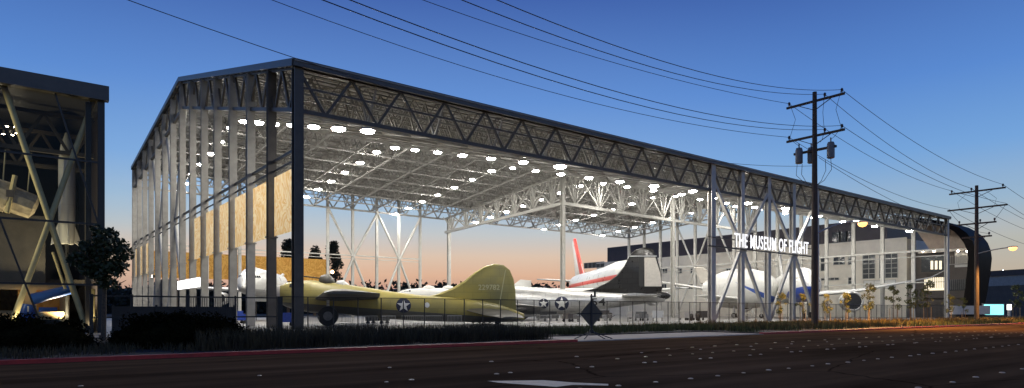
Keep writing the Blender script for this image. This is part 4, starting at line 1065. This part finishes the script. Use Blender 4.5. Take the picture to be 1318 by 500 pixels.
def street_lamp(name, label, base, dx, dy, zb, zh, m, arm_r=.07, power=26000):
    t = thing(name, label, 'street lamp', (base.x, base.y, zb))
    pts = [Vector((dx*k, dy*k, (zh-zb)*(1-(1-k)**1.7))) for k in (0,.2,.4,.6,.8,1)]
    MB().tube(pts, arm_r, 8).build('arm', M['steel'], t, True)
    L = math.hypot(dx,dy); ux, uy = dx/L, dy/L; e = pts[-1]
    mb = MB(); R = []
    for s_, w, h in ((-.1,.1,.08),(.15,.2,.14),(.6,.26,.18),(1.05,.2,.12),(1.2,.06,.04)):
        R.append([(e.x+ux*s_-uy*w*math.cos(2*PI*k/10), e.y+uy*s_+ux*w*math.cos(2*PI*k/10), e.z+max(0,math.sin(2*PI*k/10))*h) for k in range(10)])
    mb.rings(R); mb.build('lamp_head', M['steel'], t, True)
    mb = MB(); c_ = Vector((e.x+ux*.62, e.y+uy*.62, e.z-.02)); R = []
    for r, z in ((.42,.02),(.46,-.14),(.32,-.36),(.03,-.46)):
        R.append([(c_.x+r*math.cos(2*PI*k/10), c_.y+r*math.sin(2*PI*k/10), c_.z+z) for k in range(10)])
    mb.rings(R); mb.build('lamp_lens', m, t, True)
    li = bpy.data.lights.new('lamp_glow', 'SPOT'); li.energy = power; li.color = (1,.50,.14); li.spot_size = math.radians(150); li.spot_blend = .6; li.shadow_soft_size = .25
    lo = bpy.data.objects.new('lamp_glow', li); COL.objects.link(lo); lo.parent = t; lo.location = c_ + Vector((0,0,-.75))
    return t
# lamp one hangs out over the kerb from the near pole
dxy = at(1107, 66.5)-P1
street_lamp('street_lamp', 'glowing orange street lamp on a raking arm of the near pole', P1+Vector((0,0,0)), dxy.x, dxy.y, zat(304,61), zat(286,66.5), M['sodium'])
dxy = at(1297, 82.5)-P2
street_lamp('street_lamp', 'yellow street lamp on a long arm of the far pole at the right edge', P2, dxy.x, dxy.y, zat(327,86), zat(319,82.5), M['sodium'], power=12000)

def wire(p0, p1, sag, label, r=.022, n=28):
    pts = []
    for i in range(n+1):
        t = i/n; p = Vector(p0).lerp(Vector(p1), t); p.z -= sag*4*t*(1-t); pts.append(p)
    o = MB().tube(pts, r, 5).build('power_line', M['wire'])
    tag(o, label, 'power line', 'overhead power lines')
x1, y1_ = P1.x, P1.y
wire((-5, y1_-10.5, 15.5), (x1, y1_-2.5, 21.65), 2.8, 'power line running left from the near end of the upper crossarm')
wire((-16, y1_-12, 15.5), (x1, y1_-.95, 21.65), 3.4, 'power line running left from beside the shaft on the upper crossarm')
wire((-16, y1_+9, 26.5), (x1, y1_+2.5, 21.65), 2.6, 'power line running left from the far end of the upper crossarm')
wire((-16, y1_-10.5, 15.0), (x1, y1_-2.5, 18.4), 3.4, 'power line running left from the near end of the lower crossarm')
wire((-30, y1_-12, 17.0), (x1, y1_-.95, 18.4), 4.6, 'power line running left from beside the shaft on the lower crossarm')
wire((-5, y1_+12, 24.0), (x1, y1_+2.5, 18.4), 2.6, 'lowest power line running left from the lower crossarm')
wire((-5, y1_, 15.5), (x1, y1_, 15.2), 2.6, 'low single power line that crosses the pavilion roof edge', .018)
x2, y2 = P2.x, P2.y
for a, b, nm in ((-2.5,-2.9,'near end of the upper crossarm'),(-.95,.6,'middle of the upper crossarm'),(2.5,2.9,'far end of the upper crossarm')):
    wire((x1,y1_+a,21.65),(x2,y2+b,18.2), 1.1, f'power line joining both poles from the {nm}', .024)
    wire((x2,y2+b,18.2),(x2+70,y2+b*1.1-1,15.5), 1.6, f'power line right of the far pole, {nm}', .026)
for a, b, nm in ((-2.5,-3.2,'near end of the lower crossarm'),(2.5,3.2,'far end of the lower crossarm')):
    wire((x1,y1_+a,18.4),(x2,y2+b,15.7), 1.1, f'power line joining both poles from the {nm}', .024)
    wire((x2,y2+b,15.7),(x2+70,y2+b-1,13.2), 1.6, f'power line right of the far pole, {nm}', .026)
wire((x1,y1_-.4,15.9),(x2,y2-1.4,11.9), 1.2, 'lowest power line joining both poles, below the transformer cans', .022)

# twin lamp post behind the olive bomber
P = at(424, 168); tl = thing('twin_lamp_post', 'small twin lamp post with two orange globes before the dark trees', 'lamp post', (P.x,P.y,0))
MB().tube([(0,0,0),(0,0,11.6)], .16, 8).build('post', M['white_steel'], tl); MB().tube([(-.7,0,11.6),(.7,0,11.6)], .1, 6).build('arm', M['white_steel'], tl)
for s_ in (-1,1):
    mb = MB(); mb.rings([[(s_*.8+r*math.cos(2*PI*k/10), r*math.sin(2*PI*k/10), z) for k in range(10)] for r, z in ((.1,11.5),(.4,11.7),(.42,12.0),(.3,12.3),(.05,12.4))]); mb.build('globe', M['orange_lamp'], tl, True)

# tripod road sign seen from behind
g = on_ground(761, 436, .05)
ts = thing('tripod_road_sign', 'dark diamond road sign on a tripod stand seen from behind', 'road sign', (g.x, g.y, .05), math.atan2(-SN, CS)+.12)
mb = MB(); w = .66; mb.prism([(-w,1.42),(-w*.9,1.52),(0,2.2),(w*.9,1.52),(w,1.42),(w*.9,1.32),(0,.62),(-w*.9,1.32)], lambda a, b, t: (a, t, b), -.015, .015); mb.build('sign_panel', M['sign_back'], ts)
MB().box(-.05,.05,-.07,-.02,.3,2.55).build('mast', M['black'], ts)
MB().box(-w,w,-.045,-.018,1.39,1.45).build('cross_rib', M['black'], ts)
for a, b in ((-1.1,-.5),(-.6,-.8),(.6,-.8),(1.1,-.5)): MB().tube([(0,-.05,.42),(a,b,0.0)], .03, 6).build('leg', M['black'], ts)
MB().box(-.1,.1,-.12,.06,.3,.5).build('hub', M['black'], ts)
MB().box(.14,.26,-.06,-.02,2.35,2.75).box(-.08,.14,-.06,-.02,2.35,2.42).build('flag_holder', M['black'], ts)

# ------------------------------------------------------------------ vegetation
def leaf_cloud(centres, n, size, mb, droop=0.0):
    cs = np.array([c[:3] for c in centres]); rs = np.array([c[3] for c in centres]); w = rs**2; w = w/w.sum()
    idx = rng.choice(len(cs), n, p=w)
    d = rng.normal(size=(n,3)); d /= np.linalg.norm(d, axis=1)[:,None]
    rad = rs[idx]*rng.uniform(.25,1.05,n)**.6
    p = cs[idx] + d*rad[:,None]
    a = rng.normal(size=(n,3)); a /= np.linalg.norm(a, axis=1)[:,None]
    b = np.cross(a, rng.normal(size=(n,3))); b /= np.linalg.norm(b, axis=1)[:,None]
    s = size*rng.uniform(.6,1.3,n)[:,None]
    v = np.stack([p-a*s, p+b*s*.55, p+a*s, p-b*s*.55], 1).reshape(-1,3)
    mb.add(v.tolist(), [(4*i,4*i+1,4*i+2,4*i+3) for i in range(n)])
def limbs(mb, base, h, spread, r, n, z0=.45):
    mb.tube([base, base+Vector((.03*h*random.uniform(-.5,.5),.03*h*random.uniform(-.5,.5),h*.5)), base+Vector((0,0,h))], [r, r*.75, r*.25], 8)
    for k in range(n):
        a = 2*PI*k/n + random.uniform(-.4,.4); zz = h*(z0+(1-z0)*.8*k/n); L = spread*random.uniform(.6,1)
        p = base+Vector((0,0,zz)); q = p+Vector((L*math.cos(a), L*math.sin(a), L*random.uniform(.35,.8)))
        mb.tube([p, p.lerp(q,.5)+Vector((0,0,-.05*L)), q], [r*.4, r*.28, r*.1], 5)
# street tree left
P = at(133, 33)
t = thing('street_tree', 'dark leafy street tree in front of the glass gallery corner', 'tree', (P.x,P.y,.1))
mb = MB(); limbs(mb, Vector((0,0,0)), 5.2, 1.3, .13, 9, .5); mb.build('trunk', M['bark'], t, True)
cen = []
for (dx, z, r) in ((-.1,3.5,.65),(-.9,3.7,.5),(.55,3.7,.5),(1.0,4.0,.45),(-1.3,4.2,.4),(1.25,4.45,.4),(-.5,4.5,.6),(.3,4.6,.65),(.85,4.9,.4),(-.9,4.9,.35),(0,5.3,.5),(.5,5.5,.35),(-.25,5.75,.3),(.1,2.95,.35)):
    cen.append((dx*CS+random.uniform(-.3,.3)*SN, -dx*SN+random.uniform(-.5,.5)*CS, z, r))
    cen.append((dx*.5+random.uniform(-.4,.4), random.uniform(-1,1), z+random.uniform(-.2,.2), r*.7))
mb = MB(); leaf_cloud(cen, 3600, .12, mb); mb.build('crown', M['leaf'], t)
# hedges
def hedge(px0, px1, py, Y, dep, label):
    a = at(px0, Y); b = at(px1, Y); c_ = (a+b)/2; L = (b-a).length; h = zat(py, Y)+.02
    t = thing('clipped_hedge', label, 'hedge', (c_.x, c_.y, .1), math.atan2(b.y-a.y, b.x-a.x))
    cen = []
    for i in range(130):
        u_ = random.uniform(-1,1); w_ = random.uniform(-1,1)
        e = max(0, 1-abs(u_)**5)**.45*max(.2, 1-abs(w_)**4)
        cen.append((u_*(L/2-.3), w_*(dep/2-.3), random.uniform(.1,1)*max(.15,(h-.32))*e+.05, .42))
    mb = MB(); leaf_cloud(cen, 21000, .065, mb)
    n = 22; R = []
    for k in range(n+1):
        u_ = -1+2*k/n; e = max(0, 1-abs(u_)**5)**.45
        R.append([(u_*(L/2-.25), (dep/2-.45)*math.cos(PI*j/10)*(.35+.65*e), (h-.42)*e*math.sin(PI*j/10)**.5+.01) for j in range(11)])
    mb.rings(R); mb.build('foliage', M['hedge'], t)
    mb = MB()
    for k in range(5): mb.tube([((k-2)*L/6,0,0),((k-2)*L/6+.1,0,h*.6)], .05, 6)
    mb.build('stem', M['bark'], t)
hedge(-70, 114, 407, 24.5, 3.2, 'dark rounded hedge at the left edge before the glass gallery')
hedge(146, 320, 404.5, 26.5, 3.0, 'dark rounded hedge before the left end of the pavilion')
# grasses
def grass(name, pts, h0, h1, wd, m, label=None, lean=.35):
    pts = np.asarray(pts); n = len(pts)
    h = rng.uniform(h0, h1, n); a = rng.uniform(0, 2*PI, n); ln = rng.uniform(.05, lean, n)*h
    dx, dy = np.cos(a)*ln, np.sin(a)*ln; b = rng.uniform(0, PI, n); wx, wy = np.cos(b)*wd/2, np.sin(b)*wd/2
    x, y, z = pts[:,0], pts[:,1], pts[:,2]
    V = np.stack([np.stack([x-wx,y-wy,z],1), np.stack([x+wx,y+wy,z],1), np.stack([x+wx*.8+dx*.35,y+wy*.8+dy*.35,z+h*.6],1), np.stack([x-wx*.8+dx*.35,y-wy*.8+dy*.35,z+h*.6],1), np.stack([x+dx,y+dy,z+h],1)], 1).reshape(-1,3)
    F_ = []
    for i in range(n): o = 5*i; F_ += [(o,o+1,o+2,o+3),(o+3,o+2,o+4)]
    mb = MB(); mb.add(V.tolist(), F_); o = mb.build(name, m); tag(o, label, name.replace('_',' '), kind='stuff'); return o
def scatter(n, x0, x1, y0, y1, clump=.5):
    k = max(6, n//45); cx = rng.uniform(x0,x1,k); cy = rng.uniform(y0,y1,k); i = rng.integers(0,k,n)
    x = np.clip(cx[i]+rng.normal(0,clump,n), x0, x1); y = np.clip(cy[i]+rng.normal(0,clump,n), y0, y1)
    return np.stack([x,y,np.full(n,.1)],1)
gx0 = on_ground(318,450).x
grass('tall_grass', scatter(15000, 5.5, KX0-.3, 26.0, 32.5, .35), .35, .95, .03, M['grass'], 'band of dark tall grass before the chain link fence')
grass('rough_grass', scatter(7000, -16, 8, 25.2, 33, .4), .12, .4, .03, M['grass'], 'dark rough grass around the hedges')
grass('verge_grass', scatter(13000, 19, 66, 30.2, 37.5, .5), .25, .6, .04, M['grass2'], 'green grass strip behind the pale pavement')
grass('verge_grass', scatter(15000, KX1+.5, 150, 25.6, 38, .6), .2, .55, .055, M['grass2'], 'yellow green grass strip under the street lamp')
grass('flower_grass', scatter(9000, KX1+1, 150, 26.5, 38, .45), .35, .85, .045, M['flower'], 'ochre seed heads standing in the grass strip', .5)
# saplings
def sapling(label, seed):
    random.seed(seed)
    t = thing('staked_sapling', label, 'young tree', group='staked saplings along the verge')
    mb = MB(); limbs(mb, Vector((0,0,0)), 4.2, .6, .045, 7, .4); mb.build('trunk', M['bark'], t, True)
    cen = []
    for k in range(16):
        z = random.uniform(1.7,4.3); w_ = .75*(1-abs(z-2.8)/2.2)
        cen.append((random.uniform(-w_,w_), random.uniform(-w_,w_), z, random.uniform(.18,.36)))
    mb = MB(); leaf_cloud(cen, 620, .10, mb); mb.build('crown', M['leaf2'], t)
    for s_ in (-1,1): MB().tube([(s_*.38,.05,0),(s_*.40,.05,1.7)], .035, 6).build('stake', M['stake'], t)
    return t
protos = {}
sap = [(1005,72,376,'left of the braced column under the letters'),(1034,70,376,'just left of the wooden pole'),(1065,71,378,'just right of the wooden pole'),(1089,74,377,'before the round engine inlet'),(1119,77,364,'right of the round engine'),(1150,80,366,'below the big office windows'),(1173,82,365,'before the right corner column'),(1194,84,362,'left of the lit glass floor'),(1222,92,378,'low before the shell building'),(1240,96,382,'before the pale trailer'),(1308,100,366,'at the far right edge')]
for i, (px, Y, top, where) in enumerate(sap):
    P = at(px, Y); k = (zat(top, Y)-.1)/4.45; lb = f'staked young tree {where}'
    key = i % 4
    if key not in protos: o = sapling(lb, 40+key); protos[key] = o; o.location = (P.x,P.y,.1); o.rotation_euler.z = i*1.3; o.scale = (k,)*3
    else: dup(protos[key], (P.x,P.y,.1), i*1.7, lb, k)
random.seed(99)
# tall dark trees far behind the orange screens
for i, (px, Y, top, w_, lb) in enumerate([(371,205,307,5.0,'dark evergreen behind the olive bomber nose, cut by the corner column'),(405,200,316,3.6,'small dark evergreen left of the twin lamp post'),(429,210,311,5.4,'tall dark evergreen right of the twin lamp post')]):
    P = at(px, Y); H = zat(top, Y)
    t = thing('evergreen_tree', lb, 'tree', (P.x,P.y,0), group='dark trees behind the pavilion')
    mb = MB(); limbs(mb, Vector((0,0,0)), H*.95, w_*.5, .5, 12, .3); mb.build('trunk', M['bark'], t, True)
    cen = []
    for k in range(46):
        z = random.uniform(.22,.97)*H; ww = w_*min(1.0, (1.02-z/H)*2.4)
        a = random.uniform(0,2*PI); cen.append((ww*.8*math.cos(a)*random.uniform(.2,1), ww*.8*math.sin(a)*random.uniform(.2,1), z, random.uniform(.9,1.7)))
    mb = MB(); leaf_cloud(cen, 4200, .42, mb); mb.build('crown', M['far_leaf'], t)
# distant wooded ridge, one mass
mb = MB()
for i in range(420):
    px = random.uniform(-10, 1330); Y = random.uniform(380, 480); P = at(px, Y)
    top = 364 + 2*math.sin(px*.021) + random.uniform(-4,6) if px < 800 else 382+random.uniform(-5,6)
    H = max(4, zat(top, Y)); cen = [(P.x+random.uniform(-4,4), P.y+random.uniform(-4,4), H*f, H*.28*(1.25-f)) for f in (.15,.3,.45,.6,.75,.9)]
    leaf_cloud(cen, 90, 1.9, mb)
tag(mb.build('treeline', M['far_leaf']), 'dark wooded treeline along the horizon', 'treeline', kind='stuff')
# rising ground behind, so the horizon is closed
mb = MB(); n = 120; v = []; f = []
for i in range(n+1):
    px = -200+1750*i/n; hgt = 371+2*math.sin(i*.4)+2*math.sin(i*1.1)
    a = at(px, 560); b = at(px, 640); v += [(a.x,a.y,-1),(a.x*1.02,a.y*1.02,zat(hgt,570)*.9),(b.x,b.y,zat(hgt,640)),(b.x*1.3,b.y*1.3,-1)]
for i in range(n):
    for k in range(3): f.append((4*i+k,4*(i+1)+k,4*(i+1)+k+1,4*i+k+1))
struct('hills', MB().add(v, f), M['far_leaf'])

# ------------------------------------------------------------------ sky, sun, camera
world = bpy.data.worlds.new('World'); scene.world = world; world.use_nodes = True
nt = world.node_tree; n = nt.nodes; l = nt.links
bg = n['Background']
tc = n.new('ShaderNodeTexCoord'); sx = n.new('ShaderNodeSeparateXYZ'); l.new(tc.outputs['Generated'], sx.inputs[0])
def ramp(stops):
    r = n.new('ShaderNodeValToRGB'); e = r.color_ramp.elements
    while len(e) < len(stops): e.new(.5)
    for k, (p, c_) in enumerate(stops): e[k].position = p; e[k].color = (*c_, 1)
    l.new(sx.outputs['Z'], r.inputs['Fac']); return r
back = ramp([(0,(.42,.21,.17)),(.03,(.55,.31,.24)),(.055,(.72,.45,.31)),(.084,(.71,.54,.42)),(.118,(.52,.56,.58)),(.156,(.37,.52,.68)),(.21,(.235,.42,.73)),(.31,(.128,.285,.66)),(.44,(.058,.135,.43)),(.7,(.03,.07,.25)),(1,(.02,.045,.16))])
side = ramp([(0,(.30,.22,.16)),(.05,(.50,.43,.34)),(.09,(.46,.47,.43)),(.14,(.31,.46,.61)),(.21,(.175,.37,.70)),(.30,(.10,.25,.63)),(.44,(.046,.115,.39)),(.7,(.025,.055,.22)),(1,(.02,.045,.16))])
gd = at(560, 1).normalized()
dt = n.new('ShaderNodeVectorMath'); dt.operation = 'DOT_PRODUCT'; l.new(tc.outputs['Generated'], dt.inputs[0]); dt.inputs[1].default_value = gd
mr = n.new('ShaderNodeMapRange'); mr.interpolation_type = 'SMOOTHSTEP'; mr.inputs['From Min'].default_value = .78; mr.inputs['From Max'].default_value = .985
l.new(dt.outputs['Value'], mr.inputs['Value'])
mx = n.new('ShaderNodeMix'); mx.data_type = 'RGBA'
l.new(mr.outputs['Result'], mx.inputs[0]); l.new(side.outputs[0], mx.inputs[6]); l.new(back.outputs[0], mx.inputs[7])
mpw = n.new('ShaderNodeMapping'); mpw.inputs['Scale'].default_value = (1.5,1.5,14); l.new(tc.outputs['Generated'], mpw.inputs['Vector'])
cn = n.new('ShaderNodeTexNoise'); cn.inputs['Scale'].default_value = 1.6; cn.inputs['Detail'].default_value = 5; cn.inputs['Roughness'].default_value = .55; l.new(mpw.outputs[0], cn.inputs['Vector'])
cr = n.new('ShaderNodeMapRange'); cr.inputs['From Min'].default_value = .42; cr.inputs['From Max'].default_value = .78; cr.inputs['To Min'].default_value = 0; cr.inputs['To Max'].default_value = .14; l.new(cn.outputs['Fac'], cr.inputs['Value'])
fd = n.new('ShaderNodeMapRange'); fd.inputs['From Min'].default_value = .05; fd.inputs['From Max'].default_value = .22; fd.inputs['To Min'].default_value = 1; fd.inputs['To Max'].default_value = 0; l.new(sx.outputs['Z'], fd.inputs['Value'])
cm = n.new('ShaderNodeMath'); cm.operation = 'MULTIPLY'; l.new(cr.outputs[0], cm.inputs[0]); l.new(fd.outputs[0], cm.inputs[1])
cl = n.new('ShaderNodeMix'); cl.data_type = 'RGBA'; l.new(cm.outputs[0], cl.inputs[0]); l.new(mx.outputs[2], cl.inputs[6]); cl.inputs[7].default_value = (.85,.62,.52,1)
sky = n.new('ShaderNodeTexSky'); sky.sky_type = 'NISHITA'; sky.sun_disc = False; sky.sun_elevation = math.radians(-2.5)
sky.sun_rotation = math.atan2(gd.x, gd.y)
ad = n.new('ShaderNodeMix'); ad.data_type = 'RGBA'; ad.blend_type = 'ADD'; ad.inputs[0].default_value = .02
l.new(cl.outputs[2], ad.inputs[6]); l.new(sky.outputs[0], ad.inputs[7])
l.new(ad.outputs[2], bg.inputs['Color']); bg.inputs['Strength'].default_value = 1.0

sun = bpy.data.lights.new('sun', 'SUN'); sun.energy = .02; sun.angle = math.radians(20); sun.color = (1,.7,.5)
so = bpy.data.objects.new('sun', sun); COL.objects.link(so)
so.rotation_euler = Vector((-gd.x,-gd.y,-.05)).to_track_quat('-Z','Y').to_euler()

cam = bpy.data.cameras.new('camera'); co = bpy.data.objects.new('camera', cam); COL.objects.link(co)
co.location = (0,0,EYE); co.rotation_euler = (PI/2, 0, -math.atan2(SN, CS))
cam.sensor_fit = 'HORIZONTAL'; cam.sensor_width = 36; cam.lens = 36*FP/1318
cam.shift_y = (HZ-250)/1318; cam.clip_start = .1; cam.clip_end = 6000
scene.camera = co
scene.view_settings.view_transform = 'Standard'; scene.view_settings.look = 'None'
scene.view_settings.exposure = 0; scene.view_settings.gamma = 1
cy = scene.cycles
cy.use_denoising = True; cy.max_bounces = 6; cy.diffuse_bounces = 3; cy.glossy_bounces = 3; cy.transparent_max_bounces = 12
cy.sample_clamp_indirect = 6; cy.caustics_reflective = False; cy.caustics_refractive = False
